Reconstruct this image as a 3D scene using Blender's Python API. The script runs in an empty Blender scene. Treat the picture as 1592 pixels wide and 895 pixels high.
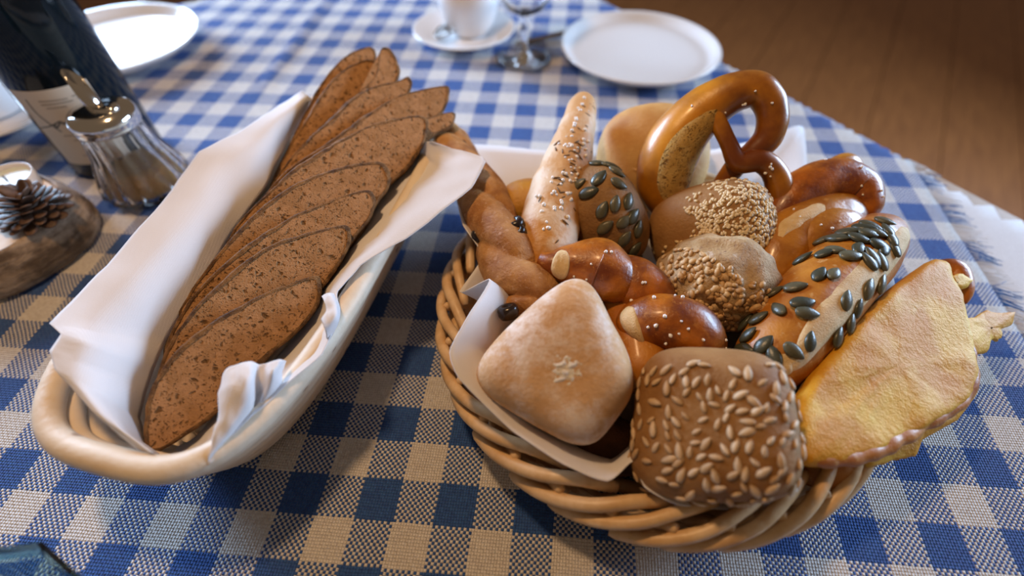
import bpy, bmesh, math, random
from mathutils import Vector, Matrix, noise
random.seed(11)
PI = math.pi
V = Vector
sc = bpy.context.scene
COL = sc.collection
S = 0.01                                   # geometry below is written in centimetres

# ------------------------------------------------------------------ camera
FPX = 780.0
CAM = V((11.6548, -4.8862, 29.3677))
ROT = Matrix(((0.996865, -0.06014, 0.051406), (0.079107, 0.767703, -0.635904), (-0.001221, 0.637978, 0.770054)))
cd = bpy.data.cameras.new('camera'); cam = bpy.data.objects.new('camera', cd); COL.objects.link(cam)
cd.sensor_width = 36.0; cd.lens = 36.0 * FPX / 1592.0; cd.clip_start = 0.02; cd.clip_end = 50
cam.matrix_world = Matrix.Translation(CAM * S) @ ROT.to_4x4()
cd.dof.use_dof = True; cd.dof.focus_distance = 0.292; cd.dof.aperture_fstop = 2.8
sc.camera = cam

# ------------------------------------------------------------------ world, lights, exposure
sc.view_settings.view_transform = 'Standard'; sc.view_settings.look = 'None'
sc.view_settings.gamma = 1.0; sc.view_settings.use_curve_mapping = False
sc.view_settings.exposure = -0.02
w = bpy.data.worlds.new('room'); sc.world = w; w.use_nodes = True
bg = w.node_tree.nodes['Background']; bg.inputs[0].default_value = (1.0, 0.70, 0.45, 1); bg.inputs[1].default_value = 0.15

def area(name, loc, target, sx, sy, color, power):
    l = bpy.data.lights.new(name, 'AREA'); l.shape = 'RECTANGLE'; l.size = sx; l.size_y = sy; l.energy = power; l.color = color
    o = bpy.data.objects.new(name, l); COL.objects.link(o); o.location = V(loc)
    o.rotation_euler = (V(target) - V(loc)).to_track_quat('-Z', 'Y').to_euler(); return o
area('window_light_left', (-1.75, 1.45, 0.62), (0.0, 0.25, 0.05), 1.2, 0.66, (0.50, 0.71, 1.0), 112)
area('window_light_right', (2.1, 1.05, 0.58), (0.2, 0.2, 0.05), 1.2, 0.62, (0.50, 0.71, 1.0), 80)
ll = bpy.data.lights.new('pendant_lamp_light', 'POINT'); ll.energy = 12.0; ll.color = (1.0, 0.61, 0.30); ll.shadow_soft_size = 0.04
lo = bpy.data.objects.new('pendant_lamp_light', ll); COL.objects.link(lo); lo.location = (-0.12, 0.24, 0.76)

# ------------------------------------------------------------------ pixel -> place helpers (cm)
def ray(px, py): return ROT @ V(((px - 796) / FPX, -(py - 447.5) / FPX, -1))
def at(px, py, z=0.0):
    d = ray(px, py); return CAM + d * ((z - CAM.z) / d.z)
def onplane(px, py, P0, n):
    d = ray(px, py); return CAM + d * ((P0 - CAM).dot(n) / d.dot(n))
def pxcm(P): return FPX / ((CAM - P).dot(ROT.col[2]))
def view_basis(P):
    vz = (CAM - P).normalized(); vx = (ROT.col[0] - vz * ROT.col[0].dot(vz)).normalized(); vy = vz.cross(vx); return vx, vy, vz

def cr(pts, t):                               # Catmull-Rom over tuples, t in 0..1
    n = len(pts) - 1; x = min(max(t, 0), 1) * n; i = min(int(x), n - 1); f = x - i
    p0 = pts[max(i - 1, 0)]; p1 = pts[i]; p2 = pts[i + 1]; p3 = pts[min(i + 2, n)]
    return tuple(0.5 * (2*b + (c - a) * f + (2*a - 5*b + 4*c - d) * f*f + (3*b - a - 3*c + d) * f**3) for a, b, c, d in zip(p0, p1, p2, p3))
def lin(pts, t):
    n = len(pts) - 1; x = min(max(t, 0), 1) * n; i = min(int(x), n - 1); f = x - i
    return tuple(a + (b - a) * f for a, b in zip(pts[i], pts[i + 1]))
def sm(a, b, x):
    t = min(max((x - a) / (b - a), 0), 1); return t * t * (3 - 2 * t)
def nz(p, s, seed=0.0): return noise.noise(V((p[0] * s + seed, p[1] * s + seed * 1.7, p[2] * s - seed)))

# ------------------------------------------------------------------ objects
def mesh(name, verts, faces, smooth=True):
    m = bpy.data.meshes.new(name); m.from_pydata([tuple(V(v) * S) for v in verts], [], faces)
    bm = bmesh.new(); bm.from_mesh(m); bmesh.ops.recalc_face_normals(bm, faces=bm.faces[:]); bm.to_mesh(m); bm.free()
    if smooth: m.polygons.foreach_set('use_smooth', [True] * len(faces))
    m.update(); return m
def obj(name, verts, faces, mat, parent=None, smooth=True):
    off = (parent['_b'] if parent is not None and '_b' in parent else (0, 0, 0)); off = V(off)
    m = mesh(name, [V(v) - off for v in verts], faces, smooth)
    m.materials.append(mat); o = bpy.data.objects.new(name, m); COL.objects.link(o)
    if parent is not None: o.parent = parent; o['_b'] = (0.0, 0.0, 0.0) if False else tuple(off)
    return o
def sub(name, verts, faces, mat, part, smooth=True): return obj(name, verts, faces, mat, part, smooth)
def tag(o, label, cat, group=None, kind=None):
    o['label'] = label
    if cat: o['category'] = cat
    if group: o['group'] = group
    if kind: o['kind'] = kind
    return o
def thing(name, label, cat, base, group=None):
    o = bpy.data.objects.new(name, None); COL.objects.link(o); o.empty_display_size = 0.02
    o.location = V(base) * S; o['_b'] = tuple(base); return tag(o, label, cat, group)
def inst(name, me, parent, P, X, Y, Z, sc3=(1, 1, 1)):          # a shared mesh set at P with axes X,Y,Z
    o = bpy.data.objects.new(name, me); COL.objects.link(o); o.parent = parent
    M = Matrix((X * sc3[0], Y * sc3[1], Z * sc3[2])).transposed().to_4x4(); M.translation = (V(P) - V(parent['_b'])) * S
    o.matrix_local = M; return o
def grid_faces(nu, nv, cu=False, cv=False, base=0):
    f = []
    for i in range(nu if cu else nu - 1):
        for j in range(nv if cv else nv - 1):
            a, b = i, (i + 1) % nu; c, d = j, (j + 1) % nv
            f.append((base + a*nv + c, base + b*nv + c, base + b*nv + d, base + a*nv + d))
    return f
def lathe(profile, c, n=48, axis=None):
    v = []; c = V(c)
    for r, z in profile:
        for k in range(n):
            a = 2 * PI * k / n; v.append((c.x + r * math.cos(a), c.y + r * math.sin(a), c.z + z))
    m = len(profile); f = [(i*n + k, i*n + (k+1) % n, (i+1)*n + (k+1) % n, (i+1)*n + k) for i in range(m-1) for k in range(n)]
    return v, f
def solid(o, t, off=0.0):
    md = o.modifiers.new('thickness', 'SOLIDIFY'); md.thickness = t * S; md.offset = off; return o

# ------------------------------------------------------------------ node materials
class NT:
    def __init__(s, name):
        s.m = bpy.data.materials.new(name); s.m.use_nodes = True; s.t = s.m.node_tree; s.n = s.t.nodes; s.b = s.n['Principled BSDF']
    def new(s, k, **kw):
        x = s.n.new(k)
        for a, b in kw.items(): setattr(x, a, b)
        return x
    def put(s, sock, v):
        if hasattr(v, 'is_output') or isinstance(v, bpy.types.NodeSocket): s.t.links.new(v, sock)
        elif isinstance(v, (tuple, list)) and len(v) == 3 and sock.type == 'RGBA': sock.default_value = (*v, 1)
        else: sock.default_value = v
    def math(s, op, a, b=0.0, c=0.0):
        x = s.new('ShaderNodeMath', operation=op); s.put(x.inputs[0], a); s.put(x.inputs[1], b); s.put(x.inputs[2], c); return x.outputs[0]
    def mix(s, f, a, b):
        x = s.new('ShaderNodeMix', data_type='RGBA'); s.put(x.inputs[0], f); s.put(x.inputs[6], a); s.put(x.inputs[7], b); return x.outputs[2]
    def co(s, k='Object'): return s.new('ShaderNodeTexCoord').outputs[k]
    def noise(s, scale, detail=4, rough=0.55, co=None, dist=0.0):
        x = s.new('ShaderNodeTexNoise'); x.inputs['Scale'].default_value = scale; x.inputs['Detail'].default_value = detail
        x.inputs['Roughness'].default_value = rough; x.inputs['Distortion'].default_value = dist
        s.t.links.new(co if co is not None else s.co(), x.inputs['Vector']); return x.outputs[0]
    def voro(s, scale, feat='F1', co=None, rnd=1.0):
        x = s.new('ShaderNodeTexVoronoi', feature=feat); x.inputs['Scale'].default_value = scale; x.inputs['Randomness'].default_value = rnd
        s.t.links.new(co if co is not None else s.co(), x.inputs['Vector']); return x
    def ramp(s, f, a, b, lo=0.0, hi=1.0):
        x = s.new('ShaderNodeMapRange', interpolation_type='SMOOTHSTEP'); s.put(x.inputs[0], f); x.inputs[1].default_value = a; x.inputs[2].default_value = b
        x.inputs[3].default_value = lo; x.inputs[4].default_value = hi; return x.outputs[0]
    def stretch(s, sx, sy, sz, rz=0.0):
        x = s.new('ShaderNodeMapping'); s.t.links.new(s.co(), x.inputs[0]); x.inputs['Scale'].default_value = (sx, sy, sz); x.inputs['Rotation'].default_value = (0, 0, rz); return x.outputs[0]
    def bump(s, h, strength=0.5, dist=0.001):
        x = s.new('ShaderNodeBump'); x.inputs['Strength'].default_value = strength; x.inputs['Distance'].default_value = dist
        s.put(x.inputs['Height'], h); s.t.links.new(x.outputs[0], s.b.inputs['Normal'])
    def set(s, color=None, rough=None, **kw):
        if color is not None: s.put(s.b.inputs['Base Color'], color)
        if rough is not None: s.put(s.b.inputs['Roughness'], rough)
        for k, v in kw.items(): s.put(s.b.inputs[k.replace('_', ' ')], v)
        return s
def plain(name, c, rough=0.5, **kw): return NT(name).set(c, rough, **kw).m

def rich(c, g=1.42): return (c[0]**g, c[1]**(g - 0.12), c[2]**g)
def crust(name, c1, c2, rough=0.55, spots=None, flour=0.0, bump=0.35, scale=60, coat=0.0, flour_col=(0.82, 0.74, 0.68)):
    c1, c2 = rich(c1), rich(c2); t = NT(name); n1 = t.noise(scale, 5); c = t.mix(t.ramp(n1, 0.32, 0.68), c1, c2)
    if spots: c = t.mix(t.ramp(t.noise(scale * 5, 3), 0.58, 0.72, 0, 0.6), c, spots)
    if flour:
        fl = t.ramp(t.noise(scale * 0.8, 6, 0.7), 0.62 - 0.3 * flour, 0.78 - 0.2 * flour, 0, 0.9); c = t.mix(fl, c, flour_col)
    t.set(c, rough, Coat_Weight=coat, Coat_Roughness=0.18, Subsurface_Weight=0.08, Subsurface_Radius=(0.004, 0.002, 0.001), Subsurface_Scale=0.4)
    h = t.math('ADD', t.math('MULTIPLY', t.noise(scale * 9, 5, 0.6), 0.6), n1); t.bump(h, min(1.0, bump * 1.7), 0.002); return t.m

def crumb(name, c1, c2, hole, pore=300, holes=0.40):
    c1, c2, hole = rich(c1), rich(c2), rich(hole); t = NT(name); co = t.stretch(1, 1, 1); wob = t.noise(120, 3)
    ds = t.new('ShaderNodeTexNoise'); ds.inputs['Scale'].default_value = pore * 0.9; t.t.links.new(t.co(), ds.inputs['Vector'])
    va_ = t.new('ShaderNodeVectorMath', operation='SCALE'); t.t.links.new(ds.outputs['Color'], va_.inputs[0]); va_.inputs['Scale'].default_value = 1.4 / pore
    vb_ = t.new('ShaderNodeVectorMath', operation='ADD'); t.t.links.new(t.co(), vb_.inputs[0]); t.t.links.new(va_.outputs[0], vb_.inputs[1]); dc = vb_.outputs[0]
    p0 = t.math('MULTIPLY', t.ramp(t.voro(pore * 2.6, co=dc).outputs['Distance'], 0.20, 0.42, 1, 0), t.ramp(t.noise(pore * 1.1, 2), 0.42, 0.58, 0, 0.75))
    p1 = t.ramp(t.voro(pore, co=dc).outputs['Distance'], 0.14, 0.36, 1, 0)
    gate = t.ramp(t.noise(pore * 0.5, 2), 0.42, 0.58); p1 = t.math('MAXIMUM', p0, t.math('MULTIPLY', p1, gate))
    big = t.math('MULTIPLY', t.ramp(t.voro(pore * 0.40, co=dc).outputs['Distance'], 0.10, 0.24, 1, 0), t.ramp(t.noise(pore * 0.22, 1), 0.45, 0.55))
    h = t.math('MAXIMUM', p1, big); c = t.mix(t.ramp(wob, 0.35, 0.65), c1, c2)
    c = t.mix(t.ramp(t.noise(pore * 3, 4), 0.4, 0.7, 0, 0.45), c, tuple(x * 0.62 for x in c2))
    c = t.mix(t.math('MULTIPLY', h, 0.85), c, hole); t.set(c, 0.85, Specular_IOR_Level=0.2)  # pores painted darker: the shade inside the holes is put into the colour
    t.bump(t.math('SUBTRACT', t.math('MULTIPLY', t.noise(pore * 4, 4), 0.5), h), 0.8, 0.0016); return t.m

M = {}
def cloth_mat():
    t = NT('checked_linen'); uv = t.new('ShaderNodeUVMap', uv_map='grid').outputs[0]
    sp = t.new('ShaderNodeSeparateXYZ'); t.t.links.new(uv, sp.inputs[0]); u, v = sp.outputs[0], sp.outputs[1]
    NTHR = 14.0
    wu = t.math('ADD', u, t.math('MULTIPLY', t.math('SUBTRACT', t.noise(60, 2), 0.5), 0.05)); wv = t.math('ADD', v, t.math('MULTIPLY', t.math('SUBTRACT', t.noise(55, 2), 0.5), 0.05))
    wb = t.math('FLOORED_MODULO', t.math('FLOOR', wu), 2.0); fb = t.math('FLOORED_MODULO', t.math('FLOOR', wv), 2.0)
    tu = t.math('MULTIPLY', wu, NTHR); tv = t.math('MULTIPLY', wv, NTHR)
    par = t.math('FLOORED_MODULO', t.math('ADD', t.math('FLOOR', tu), t.math('FLOOR', tv)), 2.0)
    isb = t.math('ADD', t.math('MULTIPLY', wb, par), t.math('MULTIPLY', fb, t.math('SUBTRACT', 1.0, par)))
    fu = t.math('SUBTRACT', t.math('FRACT', tu), 0.5); fv = t.math('SUBTRACT', t.math('FRACT', tv), 0.5)
    hu = t.math('SUBTRACT', 1.0, t.math('MULTIPLY', t.math('MULTIPLY', fu, fu), 4.0)); hv = t.math('SUBTRACT', 1.0, t.math('MULTIPLY', t.math('MULTIPLY', fv, fv), 4.0))
    h = t.math('ADD', t.math('MULTIPLY', t.math('MULTIPLY', hu, t.math('ADD', 0.45, t.math('MULTIPLY', hv, 0.55))), par),
               t.math('MULTIPLY', t.math('MULTIPLY', hv, t.math('ADD', 0.45, t.math('MULTIPLY', hu, 0.55))), t.math('SUBTRACT', 1.0, par)))
    fade = t.ramp(t.noise(500, 3), 0.3, 0.7)
    blue = t.mix(fade, (0.030, 0.084, 0.305), (0.042, 0.126, 0.395)); white = t.mix(fade, (0.66, 0.62, 0.60), (0.80, 0.77, 0.75))
    t.set(t.mix(isb, white, blue), 0.9, Specular_IOR_Level=0.15, Sheen_Weight=0.15); t.bump(h, 0.9, 0.0009); return t.m
M['cloth'] = cloth_mat()
def under_mat():
    t = NT('pale_linen'); t.set(t.mix(t.noise(400, 3), (0.62, 0.58, 0.58), (0.74, 0.70, 0.70)), 0.9); t.bump(t.noise(900, 3), 0.4, 0.0008); return t.m
M['under'] = under_mat()
M['fringe_blue'] = plain('blue_thread', (0.02, 0.13, 0.42), 0.9); M['fringe_white'] = plain('white_thread', (0.74, 0.71, 0.70), 0.9)
def wood_mat(name, a, b, c, rough=0.5, along=(1, 14, 14), knots=True, sc_=6):
    t = NT(name); co = t.stretch(*along); n = t.noise(sc_, 6, 0.65, co, 0.6); col = t.mix(t.ramp(n, 0.3, 0.7), a, b)
    if knots:
        k = t.ramp(t.voro(2.2, co=t.stretch(0.8, 2.2, 1)).outputs['Distance'], 0.03, 0.10, 1, 0); col = t.mix(k, col, c)
    t.set(col, rough); t.bump(n, 0.25, 0.002); return t.m
M['plank'] = wood_mat('brown_floor_wood', (0.17, 0.053, 0.012), (0.25, 0.085, 0.020), (0.07, 0.03, 0.015))
M['table'] = wood_mat('table_wood', (0.30, 0.17, 0.07), (0.42, 0.25, 0.12), (0.1, 0.05, 0.02), knots=False)
def cane_mat(name, a, b, d):
    t = NT(name); n = t.noise(45, 5, 0.6); col = t.mix(t.ramp(n, 0.3, 0.7), a, b)
    k = t.ramp(t.voro(38).outputs['Distance'], 0.05, 0.13, 1, 0); col = t.mix(t.math('MULTIPLY', k, 0.75), col, d)
    t.set(col, 0.5, Specular_IOR_Level=0.4); t.bump(t.noise(200, 4), 0.25, 0.0015); return t.m
M['cane'] = cane_mat('floured_cane', (0.74, 0.60, 0.44), (0.82, 0.71, 0.57), (0.30, 0.16, 0.09))
def willow_mat():
    t = NT('peeled_willow'); n = t.noise(70, 5, 0.6); col = t.mix(t.ramp(n, 0.3, 0.7), (0.60, 0.37, 0.17), (0.76, 0.54, 0.31))
    col = t.mix(t.ramp(t.noise(25, 3), 0.55, 0.75, 0, 0.5), col, (0.34, 0.17, 0.07))
    t.set(col, 0.42); t.bump(t.noise(160, 4), 0.3, 0.0015); return t.m
M['willow'] = willow_mat()
def paper_mat():
    t = NT('white_napkin_paper'); n = t.voro(1300, rnd=0.2).outputs['Distance']
    t.set((0.86, 0.84, 0.86), 0.85, Specular_IOR_Level=0.2); t.bump(n, 0.35, 0.0004)
    tr = t.new('ShaderNodeBsdfTranslucent'); tr.inputs[0].default_value = (0.85, 0.82, 0.80, 1); mx = t.new('ShaderNodeMixShader'); mx.inputs[0].default_value = 0.22
    out = t.n['Material Output']; t.t.links.new(t.b.outputs[0], mx.inputs[1]); t.t.links.new(tr.outputs[0], mx.inputs[2]); t.t.links.new(mx.outputs[0], out.inputs[0]); return t.m
M['paper'] = paper_mat()
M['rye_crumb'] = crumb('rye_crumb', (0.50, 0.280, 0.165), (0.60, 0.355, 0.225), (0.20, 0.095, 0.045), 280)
M['rye_crust'] = crust('rye_crust', (0.17, 0.072, 0.03), (0.44, 0.235, 0.11), 0.75, spots=(0.40, 0.26, 0.16), scale=150, bump=0.8)
M['laugen'] = crust('lye_crust', (0.27, 0.066, 0.016), (0.62, 0.24, 0.035), 0.36, spots=(0.48, 0.19, 0.035), bump=0.2, scale=55, coat=0.25)
M['pretzel'] = crust('pretzel_crust', (0.27, 0.078, 0.018), (0.74, 0.36, 0.045), 0.36, bump=0.12, scale=18, coat=0.22)
M['braid'] = crust('golden_lye_crust', (0.42, 0.16, 0.028), (0.64, 0.32, 0.07), 0.33, spots=(0.58, 0.28, 0.07), bump=0.2, scale=40, coat=0.35)
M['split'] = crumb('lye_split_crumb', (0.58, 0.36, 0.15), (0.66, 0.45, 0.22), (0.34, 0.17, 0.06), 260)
M['palesplit'] = crust('pale_split', (0.74, 0.54, 0.33), (0.82, 0.64, 0.44), 0.7, bump=0.3, scale=120)
M['white_bun'] = crust('light_bun_crust', (0.62, 0.34, 0.14), (0.72, 0.47, 0.24), 0.6, bump=0.2, scale=45)
M['stick'] = crust('salt_stick_crust', (0.62, 0.34, 0.13), (0.74, 0.52, 0.32), 0.55, flour=0.25, bump=0.25, scale=45)
def stick_mat():
    t = NT('salt_stick_baked_crust'); sp = t.new('ShaderNodeSeparateXYZ'); t.t.links.new(t.co(), sp.inputs[0]); g = t.math('ADD', sp.outputs[1], t.math('MULTIPLY', t.math('SUBTRACT', t.noise(50, 3), 0.5), 0.03))
    c = t.mix(t.ramp(g, -0.04, 0.0), (0.52, 0.22, 0.03), (0.60, 0.33, 0.13)); c = t.mix(t.ramp(t.noise(38, 5), 0.44, 0.62, 0, 0.85), c, (0.70, 0.52, 0.35)); n = t.noise(300, 4)
    t.set(c, 0.55); t.bump(n, 0.4, 0.0015); return t.m
M['stick'] = stick_mat()
M['stickgold'] = crust('golden_crust', (0.56, 0.27, 0.05), (0.68, 0.40, 0.11), 0.45, bump=0.3, scale=50)
M['twist'] = crust('twist_crust', (0.46, 0.21, 0.085), (0.66, 0.38, 0.19), 0.62, spots=(0.66, 0.42, 0.26), bump=0.5, scale=70)
M['brown_roll'] = crust('brown_roll_crust', (0.34, 0.17, 0.075), (0.45, 0.255, 0.13), 0.65, bump=0.3, scale=60)
M['sun_roll'] = crust('sunflower_roll_crust', (0.38, 0.185, 0.075), (0.47, 0.26, 0.13), 0.68, bump=0.3, scale=60)
M['sesame_roll'] = crust('sesame_roll_crust', (0.40, 0.20, 0.085), (0.47, 0.26, 0.13), 0.65, bump=0.3, scale=55)
M['oat_roll'] = crust('oat_roll_crust', (0.52, 0.32, 0.17), (0.66, 0.48, 0.33), 0.7, spots=(0.20, 0.09, 0.05), flour=0.25, bump=0.8, scale=70)
M['flour'] = crust('floured_crust', (0.64, 0.37, 0.19), (0.72, 0.48, 0.32), 0.75, flour=0.62, bump=0.3, scale=42, flour_col=(0.80, 0.70, 0.64))
M['orange_crust'] = crust('orange_crust', (0.48, 0.18, 0.03), (0.62, 0.29, 0.06), 0.5, spots=(0.66, 0.40, 0.16), bump=0.2, scale=45, coat=0.15)
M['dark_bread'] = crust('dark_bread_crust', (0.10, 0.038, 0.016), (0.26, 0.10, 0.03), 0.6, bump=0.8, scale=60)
def cheese_mat():
    t = NT('melted_cheese'); n = t.noise(20, 3); c = t.mix(t.ramp(n, 0.36, 0.56), (0.80, 0.50, 0.065), (0.62, 0.28, 0.008))
    c = t.mix(t.ramp(t.noise(60, 4), 0.56, 0.76, 0, 0.6), c, (0.84, 0.62, 0.18)); c = t.mix(t.ramp(t.noise(45, 5), 0.64, 0.76, 0, 0.7), c, (0.46, 0.17, 0.03))
    t.set(c, 0.55, Specular_IOR_Level=0.3, Subsurface_Weight=0.15, Subsurface_Radius=(0.006, 0.003, 0.001), Subsurface_Scale=0.5)
    t.bump(t.math('ADD', t.noise(300, 4), t.math('MULTIPLY', t.noise(1000, 3), 0.5)), 0.45, 0.0016); return t.m
M['cheese'] = cheese_mat()
def seed_mat(name, a, b, rough, stripes=0):
    t = NT(name); oi = t.new('ShaderNodeObjectInfo').outputs['Random']; c = t.mix(oi, a, b)
    c = t.mix(t.ramp(t.noise(260, 3), 0.4, 0.7, 0, 0.5), c, tuple(x * 0.6 for x in a)); t.set(c, rough); t.bump(t.noise(500, 3), 0.3, 0.0006); return t.m
M['pumpkin'] = seed_mat('pumpkin_seed_skin', (0.045, 0.050, 0.034), (0.125, 0.115, 0.070), 0.34)
M['sunflower'] = seed_mat('sunflower_kernel', (0.50, 0.31, 0.15), (0.66, 0.48, 0.30), 0.5)
M['sesame'] = plain('sesame_seed', (0.74, 0.56, 0.32), 0.5)
M['oat'] = seed_mat('toasted_grit', (0.46, 0.24, 0.08), (0.72, 0.50, 0.26), 0.55)
M['salt'] = plain('coarse_salt', (0.92, 0.90, 0.88), 0.3)
M['caraway'] = plain('caraway_seed', (0.17, 0.09, 0.03), 0.6)
M['olive'] = plain('black_olive', (0.018, 0.010, 0.009), 0.25)
M['porcelain'] = plain('white_porcelain', (0.80, 0.79, 0.80), 0.16, Coat_Weight=0.4, Coat_Roughness=0.08)
M['chrome'] = plain('polished_steel', (0.72, 0.70, 0.68), 0.12, Metallic=1.0)
M['dark_steel'] = plain('cutlery_steel', (0.40, 0.37, 0.35), 0.22, Metallic=1.0)
M['glass'] = NT('clear_glass').set((0.97, 0.98, 1.0), 0.02, Transmission_Weight=1.0, IOR=1.45).m
M['tint_glass'] = NT('blue_green_glass').set((0.45, 0.72, 0.78), 0.03, Transmission_Weight=1.0, IOR=1.5).m
M['bottle'] = plain('dark_bottle_glass', (0.003, 0.006, 0.008), 0.07, Specular_IOR_Level=0.22)
M['label'] = NT('cream_label').set((0.62, 0.52, 0.40), 0.7).m
M['ink'] = plain('black_ink', (0.015, 0.013, 0.012), 0.6)
M['print'] = plain('grey_print', (0.26, 0.20, 0.15), 0.7)
def sugar_mat():
    t = NT('cane_sugar'); t.set(t.mix(t.voro(1400).outputs['Distance'], (0.66, 0.40, 0.13), (0.42, 0.21, 0.05)), 0.5); t.bump(t.voro(900).outputs['Distance'], 0.9, 0.002); return t.m
M['sugar'] = sugar_mat()
def bark_mat():
    t = NT('birch_bark'); n = t.noise(40, 6, 0.7, t.stretch(1, 1, 3.5)); c = t.mix(t.ramp(n, 0.35, 0.62), (0.14, 0.095, 0.065), (0.46, 0.36, 0.28))
    c = t.mix(t.ramp(t.noise(22, 4), 0.52, 0.68, 0, 0.7), c, (0.055, 0.038, 0.03)); t.set(c, 0.85); t.bump(n, 0.9, 0.004); return t.m
M['bark'] = bark_mat()
def ringwood():
    t = NT('cut_birch_face'); d = t.new('ShaderNodeTexWave', wave_type='RINGS', rings_direction='Z'); d.inputs['Scale'].default_value = 28; d.inputs['Distortion'].default_value = 3
    t.t.links.new(t.co(), d.inputs[0]); c = t.mix(t.math('MULTIPLY', d.outputs[1], 0.5), (0.80, 0.70, 0.60), (0.72, 0.58, 0.45)); t.set(c, 0.7); return t.m
M['cutwood'] = ringwood()
M['cone'] = seed_mat('pine_cone_scale', (0.055, 0.026, 0.014), (0.16, 0.085, 0.05), 0.6)
M['wax'] = plain('white_wax', (0.86, 0.86, 0.88), 0.4, Subsurface_Weight=0.3)
M['wick'] = plain('wick', (0.05, 0.04, 0.03), 0.8)

# ================================================================== THE SETTING
# floor of wide brown boards
fl = obj('floor', [(x, y, z) for z in (-79, -77.2) for x, y in ((-330, -230), (430, -230), (430, 520), (-330, 520))],
         [(3, 2, 1, 0), (4, 5, 6, 7), (0, 1, 5, 4), (1, 2, 6, 5), (2, 3, 7, 6), (3, 0, 4, 7)], M['table'], None, False)
tag(fl, 'brown wooden plank floor below the table', None, None, 'structure')
def boxv(x0, x1, y0, y1, z0, z1): return [(x, y, z) for z in (z0, z1) for x, y in ((x0, y0), (x1, y0), (x1, y1), (x0, y1))]
BOXF = [(3, 2, 1, 0), (4, 5, 6, 7), (0, 1, 5, 4), (1, 2, 6, 5), (2, 3, 7, 6), (3, 0, 4, 7)]
pm = mesh('plank', boxv(-420, 420, -11.8, 11.8, -1.1, 1.1), BOXF, False); pm.materials.append(M['plank'])
for k in range(-14, 15):
    o = bpy.data.objects.new('plank', pm); COL.objects.link(o); o.parent = fl
    o.location = (V((60, 120, -76.1)) + V((0.89, -0.45, 0)) * (k * 24.0 + 4) + V((0.45, 0.89, 0)) * random.uniform(-60, 60)) * S; o.rotation_euler = (0, 0, math.atan2(0.89, 0.45))

# table: an eight-sided top, legs
TP = [(92, -20), (76, 1.5), (3, 95), (-3, 95), (-95, 34), (-95, -40), (-40, -90), (50, -90)]
t = thing('table', 'wooden table standing under the blue checked cloth', 'table', (0, 10, -75))
n = len(TP); obj('tabletop', [(x, y, z) for z in (-3.4, -0.42) for x, y in TP], [tuple(range(n - 1, -1, -1)), tuple(range(n, 2*n))] + [(i, (i+1) % n, n + (i+1) % n, n + i) for i in range(n)], M['table'], t, False)
for x, y in ((-50, -45), (45, -45), (-50, 40), (20, 55)):
    v, f = [], []
    for z, r in ((-75, 2.6), (-40, 3.4), (-3.4, 3.8)): v += [(x - r, y - r, z), (x + r, y - r, z), (x + r, y + r, z), (x - r, y + r, z)]
    f = [(3, 2, 1, 0), (8, 9, 10, 11)] + [(i*4 + k, i*4 + (k+1) % 4, (i+1)*4 + (k+1) % 4, (i+1)*4 + k) for i in range(2) for k in range(4)]
    obj('leg', v, f, M['table'], t, False)

# cloths lie on the top and fall over its edge
EDG = []
for i in range(n):
    a, b = V((*TP[i], 0)), V((*TP[(i+1) % n], 0)); d = (b - a).normalized(); nn = V((d.y, -d.x, 0))
    if nn.dot(a - V((0, 5, 0))) < 0: nn = -nn
    EDG.append((nn, nn.dot(a)))
CELL = 2.2; ASP = 1.0355; SHR = 0.03567
def drape(x, y, z):
    p = V((x, y, 0))
    for _ in range(3):
        s, e = max(((e[0].dot(p) - e[1]), i) for i, e in enumerate(EDG)); nn = EDG[e][0]
        if s > 13: p = p - nn * (s - 13)
    over = V((x, y, 0)) != p
    r = 0.8
    if s > -r:
        q = s + r
        if q < r * PI / 2: a = q / r; h, dz = r * math.sin(a), r * (math.cos(a) - 1)
        else: h, dz = r, -r - (q - r * PI / 2)
        p = p + nn * (h - q); z = z + dz
        p += nn * z * 0.0 + nn * (0.3 if z > -0.5 else 0.3)
    return V((p.x, p.y, z)), (99 if over else s)
def ridge(x, y):
    a = at(405, 140); b = at(505, 0); d = (b - a); L = d.length; d.normalize(); q = V((x, y, 0)) - a; s = q.dot(d); w_ = (q - d * s).length
    return 0.45 * math.exp(-(w_ / 0.7)**2) * sm(-3, 3, s) * sm(L + 8, L - 2, s)
def cloth_mesh(name, x0, x1, y0, y1, step, z0, mat, amp, checked):
    nx = int((x1 - x0) / step) + 1; ny = int((y1 - y0) / step) + 1; v = []; ok = []; uv = []
    for i in range(nx):
        for j in range(ny):
            x = x0 + (x1 - x0) * i / (nx - 1); y = y0 + (y1 - y0) * j / (ny - 1)
            if checked:                                             # cloth runs along its own threads
                x += SHR * y / ASP
            wz = amp * (nz((x, y, 0), 0.10) + 0.5 * nz((x, y, 3), 0.3)) - amp
            if checked: wz += ridge(x, y)
            p, s = drape(x, y, z0 + wz); v.append(p); ok.append(s < 13); jj = y / (CELL * ASP); uv.append((x / CELL - SHR * jj, jj))
    f = [q for q in grid_faces(nx, ny) if any(ok[k] for k in q)]
    o = obj(name, v, f, mat)
    me = o.data; ul = me.uv_layers.new(name='grid'); ul.data.foreach_set('uv', [c for l in me.loops for c in uv[l.vertex_index]])
    me.calc_loop_triangles(); return o
uc = cloth_mesh('undercloth', -80, 96, -45, 98, 1.6, -0.30, M['under'], 0.02, False)
tag(solid(uc, 0.05), 'pale off-white undercloth showing beyond the fringed edge of the checked cloth', 'tablecloth')
HEM = 45.4
tc = cloth_mesh('tablecloth', -80, HEM, -45, 98, 0.8, -0.10, M['cloth'], 0.05, True)
tag(solid(tc, 0.07), 'blue and white checked linen cloth with a fringed edge covering the table', 'tablecloth'); tc['_b'] = (0, 0, 0)
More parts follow.
